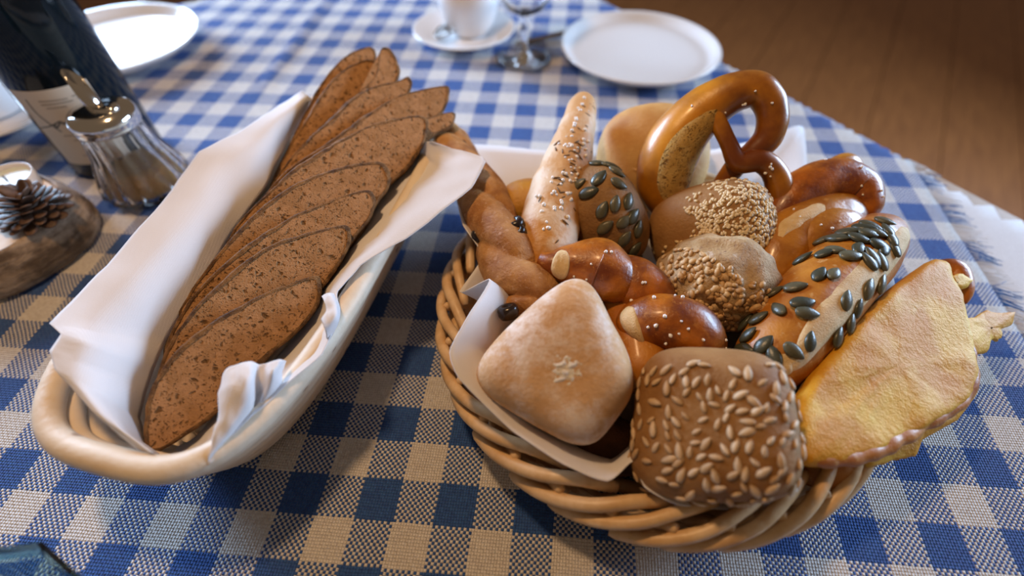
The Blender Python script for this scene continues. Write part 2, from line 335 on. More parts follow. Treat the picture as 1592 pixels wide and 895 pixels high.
for colr, par in (('blue', 1), ('white', 0)):
    v, f = [], []; y = -12.0
    while y < 40:
        y += 0.135; jj = y / (CELL * ASP)
        if int(math.floor(jj)) % 2 != par: continue
        P = V((HEM + SHR * y / ASP - 0.05, y, -0.08)); L = random.uniform(1.3, 2.3); a = random.gauss(-0.25, 0.22); r = 0.035; base = len(v)
        for k in range(5):
            q = k / 4; c_ = P + V((math.cos(a) * L * q, math.sin(a) * L * q + 0.12 * math.sin(q * 3 + y), 0)); c_.z = -0.13 + 0.10 * math.sin(q * PI) * random.random()
            rr = r * (1 - 0.5 * q); dv = V((-math.sin(a), math.cos(a), 0)); v += [c_ + dv * rr, c_ - dv * rr, c_ + V((0, 0, rr * 1.5))]
        f += [(base + k*3 + m, base + k*3 + (m+1) % 3, base + k*3 + 3 + (m+1) % 3, base + k*3 + 3 + m) for k in range(4) for m in range(3)]
    vv = [drape(p[0], p[1], p[2])[0] for p in v]
    o = obj('fringe', vv, f, M['fringe_' + colr], tc); o['kind'] = 'stuff'; o['label'] = colr + ' thread fringe'

# ================================================================== SURFACES FOR BREAD
class Tube:
    """swept body: centre line pts (cm), radii (cm), reference direction that angle 0 faces"""
    def __init__(s, pts, rad, ref, prof=None, cap=0.07, twist=0.0, closed=False):
        s.p, s.r, s.ref, s.prof, s.cap, s.tw = [tuple(p) for p in pts], [(r,) for r in rad], V(ref).normalized(), prof, cap, twist
    def c(s, t): return V(cr(s.p, t))
    def rad(s, t):
        r = cr(s.r, t)[0]
        for q in (t, 1 - t):
            if q < s.cap: r *= math.sqrt(max(0.0, 1 - ((s.cap - q) / s.cap)**2))
        return r
    def P(s, t, a, off=0.0):
        T = (s.c(min(t + 0.01, 1)) - s.c(max(t - 0.01, 0))).normalized(); N = s.ref - T * s.ref.dot(T); N.normalize(); B = T.cross(N)
        k = s.prof(t, a) if s.prof else 1.0; aa = a + s.tw * t
        return s.c(t) + (N * math.cos(aa) + B * math.sin(aa)) * (s.rad(t) * k + off)
    def nrm(s, t, a):
        e = 0.01; n = (s.P(t + e, a) - s.P(t - e, a)).cross(s.P(t, a + e) - s.P(t, a - e)).normalized()
        return n if n.dot(s.P(t, a) - s.c(t)) > 0 else -n
    def build(s, name, mat, parent, nt=70, na=32, amp=0.0, nsc=1.0, seed=0.0):
        v = []
        for i in range(nt + 1):
            t = i / nt; c = s.c(t)
            for k in range(na):
                p = s.P(t, 2 * PI * k / na)
                if amp: p = p + (p - c).normalized() * amp * nz(p, nsc, seed) if (p - c).length > 1e-4 else p
                v.append(p)
        return obj(name, v, grid_faces(nt + 1, na, False, True) , mat, parent)
    def patch(s, name, mat, parent, t0, t1, a0, a1, h=0.12, nt=40, na=18, wob=0.08, seed=0.0, lowedge=-0.06):
        v = []
        for i in range(nt + 1):
            q = i / nt
            w_ = math.sin(PI * q)**0.45
            for k in range(na + 1):
                g = k / na; am, ah = (a0 + a1) / 2, (a1 - a0) / 2
                a = am + ah * (2*g - 1) * max(w_, 0.02) + wob * nz((q * 5, g * 2, seed), 1.0)
                t = t0 + (t1 - t0) * q; e = min(1, 4 * min(g, 1 - g)) * min(1, 6 * min(q, 1 - q))
                p = s.P(t, a, lowedge + (h - lowedge) * (e**0.6) + 0.05 * e * nz((q * 14, g * 6, seed), 1.0)); v.append(p)
        return obj(name, v, grid_faces(nt + 1, na + 1), mat, parent)

class Blob:
    """rounded body seen from the camera: semi-axes along view right / up / towards, in cm, rolled by `roll`"""
    def __init__(s, px, py, z, wpx, hpx, dep, roll=0.0, p=2.0, amp=0.0, nsc=0.6, seed=0.0, tilt=0.0, quad=None):
        s.C = at(px, py, z); k = pxcm(s.C); vx, vy, vz = view_basis(s.C); c, q = math.cos(roll), math.sin(roll)
        s.X = vx * c + vy * q; s.Y = vy * c - vx * q; s.Z = vz
        if tilt: s.Y, s.Z = s.Y * math.cos(tilt) + s.Z * math.sin(tilt), s.Z * math.cos(tilt) - s.Y * math.sin(tilt)
        s.quad = None
        if quad:
            s.quad = []
            for a, b in quad:
                q_ = onplane(a, b, s.C, vz) - s.C; s.quad.append((q_.dot(s.X), q_.dot(s.Y)))
        s.R = (wpx / k, hpx / k, dep); s.p = p; s.amp = amp; s.nsc = nsc; s.seed = seed; s.k = k
    def D(s, d, off=0.0):
        m = (abs(d[0])**s.p + abs(d[1])**s.p + abs(d[2])**s.p)**(-1 / s.p); q = (d[0] * m * s.R[0], d[1] * m * s.R[1], d[2] * m * s.R[2])
        if s.quad:
            a, b = (d[0] * m + 1) / 2, (d[1] * m + 1) / 2; (x0, y0), (x1, y1), (x2, y2), (x3, y3) = s.quad     # TL TR BR BL
            q = ((x0 * (1-a) + x1 * a) * b + (x3 * (1-a) + x2 * a) * (1-b), (y0 * (1-a) + y1 * a) * b + (y3 * (1-a) + y2 * a) * (1-b), q[2])
        P = s.C + s.X * q[0] + s.Y * q[1] + s.Z * q[2]; n = (P - s.C).normalized(); return P + n * (s.amp * nz(P, s.nsc, s.seed) + off)
    def nrm(s, d):
        d = V(d).normalized(); a = d.orthogonal().normalized(); b = d.cross(a); e = 0.02
        n = (s.D(d + a * e) - s.D(d - a * e)).cross(s.D(d + b * e) - s.D(d - b * e)).normalized(); return n if n.dot(s.D(d) - s.C) > 0 else -n
    def build(s, name, mat, parent, n=26):
        v, idx, f = [], {}, []                                    # cube-sphere
        def key(d): return tuple(round(x * 1000) for x in d)
        for ax in range(3):
            for sg in (-1, 1):
                loc = []
                for i in range(n + 1):
                    for j in range(n + 1):
                        a, b = math.tan((i / n - .5) * PI / 2), math.tan((j / n - .5) * PI / 2); d = [0, 0, 0]; d[ax] = sg; d[(ax+1) % 3] = a * sg; d[(ax+2) % 3] = b
                        k = key(d)
                        if k not in idx: idx[k] = len(v); v.append(s.D(V(d).normalized()))
                        loc.append(idx[k])
                f += [tuple(loc[k] for k in q) for q in grid_faces(n + 1, n + 1)]
        return obj(name, v, f, mat, parent)
    def face(s, x, y):                                            # direction through view-plane point (in semi-axis units)
        z = max(0.0, 1 - abs(x)**s.p - abs(y)**s.p)**(1 / s.p); return V((x, y, z))
    def low(s): return V((s.C.x, s.C.y, s.C.z - 2.5))

def seed_mesh(name, mat, L, W, T, nu=9, nv=6, point=0.0):
    v = [(-L, 0, 0)]
    for i in range(1, nu):
        u = i / nu; x = -math.cos(u * PI); r = math.sin(u * PI)**(0.9 + 0.25 * (u if point else 0)) * (1 - point * 0.45 * sm(0.4, 1, u))
        for k in range(nv): a = 2 * PI * k / nv; v.append((x * L, r * W * math.cos(a), r * T * math.sin(a)))
    v.append((L, 0, 0)); e = len(v) - 1
    f = [(0, 1 + (k+1) % nv, 1 + k) for k in range(nv)] + [(1 + i*nv + k, 1 + i*nv + (k+1) % nv, 1 + (i+1)*nv + (k+1) % nv, 1 + (i+1)*nv + k) for i in range(nu - 2) for k in range(nv)]
    f += [(e, 1 + (nu-2)*nv + k, 1 + (nu-2)*nv + (k+1) % nv) for k in range(nv)]
    m = mesh(name, v, f); m.materials.append(mat); return m
SEED_P = seed_mesh('pumpkin_seed', M['pumpkin'], 0.64, 0.40, 0.18, 9, 8, 1.0)
SEED_S = seed_mesh('sunflower_seed', M['sunflower'], 0.40, 0.20, 0.13, 7, 6, 1.0)
SEED_O = seed_mesh('grit_flake', M['oat'], 0.22, 0.17, 0.11, 4, 5)
SALT = None
def put_seed(name, me, parent, P, n, ang, sc_=1.0, lift=0.05, tilt=0.0):
    vx, vy, vz = view_basis(P); X = (vx * math.cos(ang) + vy * math.sin(ang)); X = (X - n * X.dot(n)).normalized(); X = (X + n * tilt).normalized(); Y = n.cross(X).normalized(); Z = X.cross(Y)
    return inst(name, me, parent, P + n * lift, X, Y, Z, (sc_, sc_, sc_))
def scatter_stuff(name, mat, parent, items, L, W, T, label=None):           # many tiny grains in one mesh
    v, f = [], []
    for P, n, ang, s_ in items:
        vx, vy, vz = view_basis(P); X = vx * math.cos(ang) + vy * math.sin(ang); X = (X - n * X.dot(n)).normalized(); Y = n.cross(X); b = len(v)
        ring = [(-0.7, 0), (-.3, .85), (.5, .7), (1, 0), (.5, -.7), (-.3, -.85)]
        for h, k in ((-0.2, 1.0), (0.6, 0.95)):
            for x, y in ring: v.append(P + X * x * L * s_ * k + Y * y * W * s_ * k + n * h * T * s_)
        v.append(P + n * T * s_); f += [(b + i, b + (i+1) % 6, b + 6 + (i+1) % 6, b + 6 + i) for i in range(6)] + [(b + 6 + i, b + 6 + (i+1) % 6, b + 12) for i in range(6)]
    o = obj(name, v, f, mat, parent); o['kind'] = 'stuff'
    if label: o['label'] = label
    return o
def ipts(L, z=None): return [at(*p) if len(p) == 3 else at(p[0], p[1], z) for p in L]
def irad(pts, rpx): return [r / pxcm(p) for p, r in zip(pts, rpx)]
VIEW = lambda P: (CAM - P).normalized()

# ================================================================== LEFT BASKET (coiled cane)
LC = V((-5.0, 18.2, 0)); LAX = V((0.16, 1, 0)).normalized(); LBX = V((LAX.y, -LAX.x, 0))
def oval(a, b, z, k, p=3.3):
    c, s_ = math.cos(k), math.sin(k); m = (abs(c)**p + abs(s_)**p)**(-1 / p); return LC + LBX * (b * c * m) + LAX * (a * s_ * m) + V((0, 0, z))
def closed_tube(fn, r, nt=96, na=10, rf=None):
    v = []
    for i in range(nt):
        a = 2 * PI * i / nt; P = fn(a); T = (fn(a + 0.02) - fn(a - 0.02)).normalized(); B = T.cross(V((0, 0, 1))).normalized(); N = B.cross(T); rr = r * (rf(a) if rf else 1)
        for k in range(na): g = 2 * PI * k / na; v.append(P + (B * math.cos(g) + N * math.sin(g)) * rr)
    return v, grid_faces(nt, na, True, True)
lb = thing('cane_bread_basket', 'long pale coiled-cane basket holding the sliced brown bread', 'basket', LC)
NR = 7
for i in range(NR):
    q = i / (NR - 1); a_, b_ = 13.2 + 3.0 * q**0.8, 4.2 + 2.65 * q**0.8; z = 0.62 + 6.0 * q; r = 0.54 if i < NR - 1 else 0.66
    ph = random.random() * 6
    v, f = closed_tube(lambda g: oval(a_, b_, z + 0.04 * math.sin(3 * g + ph), g), r, 110, 12, lambda g: 1 + 0.04 * math.sin(5 * g + ph)); obj('cane_coil', v, f, M['cane'], lb)
for i in range(4):
    v, f = closed_tube(lambda g: oval(12.1 - 1.12 * i, 2.9 - 0.92 * i + (0.3 if i == 3 else 0), 0.6, g), 0.56, 90, 10); obj('cane_coil', v, f, M['cane'], lb)
v, f = [], []
for kk in range(64): v.append(oval(12.8, 3.5, 0.12, 2 * PI * kk / 64)); 
for kk in range(64): v.append(oval(12.8, 3.5, 0.42, 2 * PI * kk / 64))
f = [tuple(range(63, -1, -1)), tuple(range(64, 128))] + [(k, (k+1) % 64, 64 + (k+1) % 64, 64 + k) for k in range(64)]
obj('base_board', v, f, M['cane'], lb, False)

# bread slices, front to back
SN = V((0.35, -0.45, 0.82)).normalized(); P1 = at(360, 575, 6.0); D1 = P1.dot(SN)
SB = [(543, 500), (500, 560), (430, 620), (360, 670), (300, 690)]
slices = [
 ([(228, 700), (224, 669), (232, 612), (254, 572), (291, 530), (345, 492), (414, 455), (455, 440), (490, 429)], [(498, 438), (495, 470), (468, 508), (414, 556), (345, 632), (300, 668), (262, 692), (242, 704)], 0.0, 'nearest bread slice, with its whole cut face showing at the basket front'),
 ([(240, 640), (244, 590), (258, 545), (280, 508), (310, 472), (361, 422), (414, 385), (457, 368), (500, 357), (536, 350)], [(545, 362), (542, 382), (527, 411), (498, 450), (440, 520), (350, 590), (270, 640)], 1.0, 'second bread slice from the front, dark crust just above the nearest'),
 ([(250, 600), (256, 545), (272, 504), (307, 452), (361, 399), (414, 361), (457, 335), (522, 309), (566, 296)], [(581, 302), (579, 331), (554, 365), (510, 430), (430, 500), (330, 570), (280, 605)], 1.95, 'third bread slice from the front, a strip of crumb showing above the second'),
 ([(254, 560), (264, 515), (288, 466), (323, 415), (377, 351), (425, 309), (468, 282), (522, 263), (565, 253), (594, 254)], [(606, 270), (603, 292), (588, 312), (550, 380), (460, 460), (350, 530), (285, 570)], 2.95, 'fourth bread slice from the front, with a ragged right end'),
 ([(330, 430), (345, 390), (372, 345), (407, 309), (430, 287), (464, 257), (497, 237), (531, 217), (581, 193), (635, 181), (655, 181)], [(666, 192), (658, 224), (635, 258), (605, 285), (540, 340), (440, 400), (370, 440)], 4.0, 'broad bread slice in the middle of the fan with a rounded right end'),
 ([(380, 350), (410, 305), (450, 262), (510, 225), (570, 205), (640, 190), (690, 176)], [(706, 176), (704, 192), (680, 206), (640, 235), (560, 280), (470, 330), (410, 365)], 5.0, 'bread slice with a blunt crusty end jutting out right of the broad one'),
 ([(400, 330), (430, 285), (470, 250), (531, 207), (568, 180), (615, 151), (648, 141), (683, 134)], [(698, 136), (695, 162), (678, 182), (640, 215), (560, 270), (470, 320), (425, 340)], 5.95, 'bread slice with a pointed right end, behind the broad rounded one'),
 ([(408, 320), (420, 292), (447, 252), (480, 216), (514, 185), (548, 153), (581, 134), (618, 126), (634, 119)], [(640, 128), (636, 142), (610, 175), (560, 220), (490, 280), (435, 325)], 6.9, 'bread slice with a squared torn corner, fourth from the far end'),
 ([(424, 290), (440, 262), (470, 225), (510, 185), (550, 150), (585, 118), (592, 78), (602, 74)], [(612, 82), (620, 104), (619, 120), (600, 150), (560, 190), (500, 240), (450, 290)], 7.8, 'bread slice showing only a torn upright end beside the rounded far slices'),
 ([(420, 290), (436, 256), (457, 217), (476, 187), (491, 160), (515, 126), (541, 104), (566, 94), (580, 94)], [(585, 104), (582, 122), (560, 160), (520, 210), (470, 260), (435, 292)], 8.7, 'second farthest bread slice, tucked just in front of the last'),
 ([(422, 286), (434, 255), (447, 230), (473, 177), (493, 140), (514, 110), (538, 87), (560, 76), (576, 73)], [(584, 82), (584, 96), (570, 130), (530, 180), (480, 240), (440, 285)], 9.6, 'farthest bread slice, its dark crust arching at the basket far end')]
for si, (top, bot, dof, lab) in enumerate(slices):
    P0 = P1 - SN * dof * 0.98
    pts = [onplane(x, y, P0, SN) for x, y in top + bot]; c = sum(pts, V()) / len(pts); N_ = 72
    tri = [tuple(p) for p in pts]; tri = tri + [tri[0], tri[1], tri[2]]; L = len(pts); out = []
    for k in range(N_):
        q = (k / N_) * L; i = int(q) % L; fr = q - int(q); p0, p1, p2, p3 = pts[(i-1) % L], pts[i], pts[(i+1) % L], pts[(i+2) % L]
        p = 0.5 * (2*p1 + (p2 - p0) * fr + (2*p0 - 5*p1 + 4*p2 - p3) * fr**2 + (3*p1 - p0 - 3*p2 + p3) * fr**3)
        p = p + (p - c).normalized() * 0.09 * nz(p, 1.6, si); out.append(p)
    th = 0.80; bend = 0.0
    def ins(p, d): return p + (c - p).normalized() * min(d, 0.6 * (c - p).length)
    b = thing('bread_slice', 'brown rye ' + lab, 'bread slice', V((c.x, c.y, min(p.z for p in out))), 'rye bread slices in the cane basket')
    rows = [[ins(p, 0.10) for p in out], [ins(p, 0.30) for p in out], [c + (p - c) * 0.62 for p in out], [c + (p - c) * 0.3 for p in out]]
    v, f = [], []
    for side in (0, 1):
        base = len(v)
        for r_ in rows:
            for p in r_: v.append(p - SN * (th * side) + SN * (0.05 * nz(p, 0.9, si) if side == 0 else 0))
        v.append(c - SN * (th * side)); f += grid_faces(4, N_, False, True, base) + [(base + 3*N_ + k, base + 3*N_ + (k+1) % N_, base + 4*N_) for k in range(N_)]
    f += [(k, (k+1) % N_, 4*N_ + 1 + (k+1) % N_, 4*N_ + 1 + k) for k in range(N_)]
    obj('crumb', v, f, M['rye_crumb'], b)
    v = []; prof = [(0.26, 0.03), (0.05, 0.04), (-0.04, -0.04), (-0.05, -0.4), (-0.04, -0.76), (0.05, -0.84), (0.26, -0.83)]
    for d, h in prof:
        for k, p in enumerate(out): v.append(ins(p, d + 0.07 * nz(p, 2.2, si + 9) * (d > 0.1)) if d >= 0 else p + (p - c).normalized() * (-d + 0.04 * nz(p, 3, si)) ); v[-1] = v[-1] + SN * h
    obj('crust', v, grid_faces(len(prof), N_, False, True), M['rye_crust'], b)

# paper napkin in the left basket
def sheet(name, cols, parent, nu, nv, amp=0.05, nsc=0.5, seed=0.0, smooth_u=False, interp=None):
    v = []; m = len(cols[0]); rowc = [[tuple(at(*c_[r])) for c_ in cols] for r in range(m)]
    for i in range(nu + 1):
        u = i / nu; ctrl = [(cr if smooth_u else lin)(rowc[r], u) for r in range(m)]
        for j in range(nv + 1):
            p = V(cr(ctrl, j / nv)); p.z += amp * nz(p, nsc, seed) + amp * 0.4 * nz(p, nsc * 3, seed); v.append(p)
    return solid(obj(name, v, grid_faces(nu + 1, nv + 1), M['paper'], parent), 0.05)
ln = thing('paper_napkin', 'white paper napkin lining the long cane basket under the bread slices', 'napkin', LC + V((0, 0, 1.2)))
I_ = [(250, 706, 4.2), (226, 690, 4.6), (218, 650, 5.0), (230, 604, 5.4), (242, 570, 5.6), (258, 530, 5.8), (304, 455, 6.2), (358, 365, 6.6), (412, 290, 6.8), (444, 225, 7.0), (490, 155, 7.0)]
O_ = [(213, 698, 6.6), (150, 645, 7.8), (85, 574, 8.4), (78, 546, 8.5), (97, 521, 8.6), (77, 503, 8.4), (165, 412, 8.4), (240, 328, 8.4), (310, 237, 8.2), (395, 190, 8.0), (470, 142, 7.6)]
cols = []
for a, b in zip(I_, O_):
    m1 = tuple(a[k] + (b[k] - a[k]) * 0.36 for k in range(3)); m2 = tuple(a[k] + (b[k] - a[k]) * 0.72 for k in range(3))
    cols.append([a, (m1[0], m1[1], max(m1[2], 6.4) + 0.7), (m2[0], m2[1], m2[2] + 0.8), b])
sheet('napkin_flap', cols, ln, 60, 16, 0.14, 0.45, 3)
I2 = [(262, 704, 2.6), (300, 684, 3.0), (330, 650, 3.4), (385, 600, 3.8), (440, 545, 4.2), (472, 505, 4.4), (490, 462, 4.6), (535, 385, 4.8), (590, 290, 5.4), (640, 235, 6.0), (640, 228, 6.6)]
O2 = [(324, 722, 7.0), (352, 686, 7.2), (400, 640, 7.3), (452, 592, 7.4), (500, 552, 7.5), (529, 490, 7.6), (522, 452, 7.8), (562, 410, 7.9), (640, 365, 8.2), (735, 291, 8.6), (757, 246, 8.8)]
cols = []
for a, b in zip(I2, O2):
    m1 = tuple(a[k] + (b[k] - a[k]) * 0.4 for k in range(3)); m2 = tuple(a[k] + (b[k] - a[k]) * 0.75 for k in range(3))
    cols.append([a, (m1[0], m1[1], m1[2] + 0.4), (m2[0], m2[1], m2[2] + 0.5), b])
cols.append([(645, 224, 7.2), (660, 221, 7.8), (668, 221, 8.2), (672, 221, 8.4)])
cols[-2] = [(632, 236, 6.2), (672, 240, 7.6), (715, 243, 8.4), (757, 246, 8.8)]
sheet('napkin_flap', cols, ln, 60, 16, 0.16, 0.6, 8)
cols = [[(322, 722, 6.9), (330, 690, 7.4), (340, 640, 7.9), (342, 606, 8.1)], [(350, 690, 7.0), (366, 650, 8.0), (362, 600, 8.7), (352, 574, 8.5)],
        [(385, 652, 6.9), (392, 620, 8.1), (388, 585, 8.9), (386, 561, 8.7)], [(397, 640, 6.7), (398, 612, 7.2), (402, 590, 8.0), (404, 566, 8.3)],
        [(408, 632, 6.9), (418, 600, 8.0), (425, 580, 8.5), (436, 561, 8.3)], [(440, 604, 7.1), (438, 590, 7.4), (440, 575, 7.6), (445, 562, 7.8)]]
sheet('crumpled_corner', cols, ln, 40, 18, 0.22, 1.0, 5, True)
cols = [[(508, 530, 7.2), (506, 515, 8.2), (500, 498, 8.6)], [(525, 505, 7.4), (522, 492, 8.6), (508, 484, 8.4)], [(528, 480, 7.5), (520, 470, 8.5), (505, 470, 8.3)], [(520, 455, 7.6), (510, 455, 8.1), (500, 460, 7.8)]]
sheet('crumpled_corner', cols, ln, 24, 14, 0.2, 1.0, 15, True)

# ================================================================== RIGHT BASKET (wicker)
RC = V((19.2, 15.9, 0))
rb = thing('wicker_basket', 'round wicker basket with braided rim filled with rolls and pretzel', 'basket', RC)
def ring(R, z): return lambda a: RC + V((R * 0.945 * math.cos(a), R * 0.975 * math.sin(a), z))
for k, (R, z, r) in enumerate(((12.4, 0.42, 0.40), (12.95, 0.95, 0.36), (13.2, 1.55, 0.34))):
    ph = k * 2.0; v, f = closed_tube(lambda a: ring(R + 0.13 * math.sin(36 * a + ph * PI), z + 0.08 * math.sin(18 * a + ph))(a), r, 300, 8); obj('willow_weaver', v, f, M['willow'], rb)
for k in range(10):
    v, f = closed_tube(lambda a: ring(1.0 + k * 1.15, 0.45)(a), 0.42, 70, 8); obj('willow_base_ring', v, f, M['willow'], rb)
def rod(path, r0, r1, nt=16, na=8, bl=True):
    v = []; n_ = nt
    for i in range(n_ + 1):
        t_ = i / n_; P = V(path(t_)); T = (V(path(t_ + 0.02)) - V(path(t_ - 0.02))).normalized(); B = T.cross(V((0, 0, 1))).normalized(); N = B.cross(T); r = r0 + (r1 - r0) * t_
        if i in (0, n_): r *= 0.72
        for k in range(na): g = 2 * PI * k / na; v.append(P + (B * math.cos(g) + N * math.sin(g)) * r)
    f = grid_faces(n_ + 1, na, False, True) + [tuple(range(na - 1, -1, -1)), tuple(range(n_ * na, n_ * na + na))]; return v, f
NS = 31
for k in range(NS):                              # stakes rise slanting from the base and turn into the rim
    a0 = 2 * PI * k / NS + 0.03 * random.random()
    def stake(t_, a0=a0): return ring(12.7 + 1.5 * t_, 0.9 + 3.1 * t_)(a0 + 0.20 * t_)
    v, f = rod(stake, 0.30, 0.30); obj('willow_stake', v, f, M['willow'], rb)
for k in range(NS):                              # rim strands: from low outside, over the top, to the inside
    a0 = 2 * PI * k / NS + 0.02 * random.uniform(-1, 1); r_ = 0.36 + 0.05 * random.random()
    key_ = [(14.55, 2.5), (14.65, 3.3), (14.3, 4.1), (13.5, 4.5), (12.9, 4.0)]
    def strand(t_, a0=a0, key_=key_):
        R, z = cr(key_, t_); return ring(R, z)(a0 + 0.62 * t_)
    v, f = rod(strand, r_, r_ * 0.85, 22); obj('rim_strand', v, f, M['willow'], rb)
for k in range(NS // 2):                              # lower wrap below the braid
    a0 = 2 * PI * k / (NS // 2) + 0.1
    def wrap(t_, a0=a0): return ring(13.55 + 0.55 * math.sin(t_ * PI), 1.9 + 1.0 * t_)(a0 + 0.75 * t_)
    v, f = rod(wrap, 0.36, 0.30, 22); obj('rim_strand', v, f, M['willow'], rb)

# napkin in the wicker basket
HEMP = [(712, 318, 6.2), (720, 350, 6.8), (750, 398, 6.0), (714, 455, 6.0), (762, 434, 7.6), (728, 490, 7.8), (699, 545, 7.6), (712, 586, 7.2), (756, 632, 6.6), (800, 672, 6.2), (876, 722, 5.9), (945, 748, 5.7), (985, 716, 5.6), (1003, 758, 5.4), (1056, 785, 5.0),
        (1150, 792, 3.6), (1250, 770, 3.4), (1330, 700, 3.6), (1390, 600, 4.0), (1400, 480, 4.4), (1370, 380, 4.6), (1290, 320, 4.4), (1258, 285, 4.4), (1248, 195, 4.2), (1190, 214, 4.6), (1080, 238, 4.8), (960, 240, 4.8), (850, 234, 4.8), (737, 224, 4.6), (690, 240, 5.2), (700, 285, 5.8), (712, 318, 6.2)]
hp = [tuple(at(*h)) for h in HEMP]; NH = 220; v = []
for i in range(NH):
    e = V(lin(hp, i / NH)) * 0.45 + V(cr(hp, i / NH)) * 0.55; d = V((e.x - RC.x, e.y - RC.y, 0)); L = d.length; d.normalize()
    ctrl = [tuple(RC + d * 0.3 + V((0, 0, 1.05))), tuple(RC + d * 6.0 + V((0, 0, 1.05))), tuple(RC + d * min(L * 0.74, 9.8) + V((0, 0, 1.4))), tuple(RC + d * min(L * 0.89, 12.0) + V((0, 0, 1.3 + 0.72 * (e.z - 1.3)))), tuple(e)]
    for j in range(19):
        p = V(cr(ctrl, j / 18)); p.z += 0.08 * nz(p, 0.6, 4) * (j / 18); v.append(p)
rn = obj('paper_napkin', v, grid_faces(NH, 19, True, False), M['paper']); tag(solid(rn, 0.05), 'white paper napkin lining the round wicker basket under the rolls', 'napkin')

# ================================================================== BREADS IN THE WICKER BASKET
def salt_on(parent, items, L=0.12): scatter_stuff('salt_grains', M['salt'], parent, items, L, L * 0.8, L * 0.9, 'white coarse salt')

# olive twist
P = ipts([(676, 206, 5.6), (696, 226, 5.8), (738, 286, 6.0), (764, 340, 6.2), (786, 395, 6.2), (812, 440, 5.6), (826, 474, 5.2), (832, 496, 5.0)])
th = thing('olive_twist_stick', 'twisted brown bread stick with black olives at the left of the wicker basket', 'bread stick', V((9, 18, 4)))
tw = Tube(P, irad(P, [16, 30, 33, 37, 41, 45, 42, 22]), (0.0, -0.5, 0.85), prof=lambda t_, a: 0.74 + 0.42 * abs(math.cos(a + 13.0 * t_))**0.6, cap=0.05)
tw.build('crust', M['twist'], th, 140, 56, 0.10, 1.2)
OL = []
for px, py, s_ in ((801, 349, 0.62), (806, 360, 0.5), (745, 366, 0.55), (790, 484, 0.62), (757, 276, 0.45), (718, 226, 0.4)):
    zz = 6.9 if py < 280 else (7.6 if px > 780 and py < 400 else 6.4); c0 = at(px, py, zz); v, f = [], []
    ax = V((random.random() - .5, random.random() - .5, 0.6)).normalized(); b1 = ax.orthogonal().normalized(); b2 = ax.cross(b1)
    prof = [(0.18, -0.30), (0.42, -0.55), (0.82, -0.62), (1.0, -0.2), (1.0, 0.25), (0.80, 0.58), (0.45, 0.55), (0.25, 0.2), (0.0, 0.1)]
    for r, h in prof:
        for k in range(16): g = 2 * PI * k / 16; v.append(c0 + (b1 * math.cos(g) + b2 * math.sin(g)) * r * s_ + ax * h * s_)
    obj('olive', v, grid_faces(len(prof), 16, False, True), M['olive'], th)

# salt and caraway stick
P = ipts([(908, 158, 8.6), (903, 172, 8.6), (893, 215, 8.2), (876, 275, 7.4), (858, 335, 6.6), (846, 390, 6.0), (840, 430, 5.4)])
th = thing('salt_stick', 'pale long bread stick sprinkled with salt and caraway, beside the olive twist', 'bread stick', V((13, 22, 3)))
tb = Tube(P, irad(P, [18, 23, 31, 40, 45, 46, 34]), (-0.1, -0.7, 0.7), prof=lambda t_, a: 1 + 0.05 * math.cos(9 * t_ + a), cap=0.06); tb.build('crust', M['stick'], th, 80, 36, 0.12, 0.8)
it, ic = [], []
for k in range(130):
    t_ = random.gauss(0.52, 0.20); a = random.gauss(-0.25, 0.45)
    if 0.12 < t_ < 0.92: (it if k % 3 else ic).append((tb.P(t_, a, 0.02), tb.nrm(t_, a), random.random() * 6, random.uniform(0.6, 1.3)))
salt_on(th, it, 0.13); scatter_stuff('caraway_seeds', M['caraway'], th, ic, 0.26, 0.06, 0.06, 'thin dark caraway seeds')
b = Blob(818, 318, 4.6, 44, 40, 2.2, 0.2, 2.2, 0.1); th = thing('golden_roll', 'small golden roll mostly hidden under the salt stick and olive twist', 'bread roll', b.low()); b.build('crust', M['stickgold'], th, 14)
b = Blob(815, 470, 2.8, 62, 60, 2.0, 0.2, 2.2, 0.1); th = thing('golden_roll', 'golden roll peeping out below the lower end of the olive twist', 'bread roll', b.low()); b.build('crust', M['stickgold'], th, 14)

# pumpkin-seed roll
b = Blob(941, 336, 5.6, 60, 84, 3.2, 0.42, 2.25, 0.12, 0.5, 2); th = thing('pumpkin_seed_roll', 'brown roll studded with green pumpkin seeds beside the pale salt stick', 'bread roll', b.low()); b.build('crust', M['brown_roll'], th)
def blob_at(b, px, py):                      # surface point of a blob seen at a pixel
    vx, vy, vz = view_basis(b.C); P0 = onplane(px, py, b.C, b.Z); q = P0 - b.C
    x, y = q.dot(b.X) / b.R[0], q.dot(b.Y) / b.R[1]; m = math.hypot(x, y)
    if b.quad: m = 0
    if m > 0.97: x, y = x * .97 / m, y * .97 / m
    d = b.face(x, y); return b.D(d), b.nrm(d)
for px, py, an in ((878, 311, -15), (901, 289, 25), (917, 302, 20), (932, 281, 60), (960, 290, -10), (937, 327, 60), (955, 318, 80), (974, 314, 70), (941, 352, 40), (968, 344, 30), (982, 336, 50), (990, 355, 70), (969, 369, 60), (984, 384, 60), (985, 400, 50), (930, 257, -25), (952, 262, -35), (958, 272, -40), (947, 252, 20)):
    P_, n_ = blob_at(b, px, py); put_seed('pumpkin_seed', SEED_P, th, P_, n_, math.radians(an + random.uniform(-10, 10)), random.uniform(0.9, 1.1), 0.06)

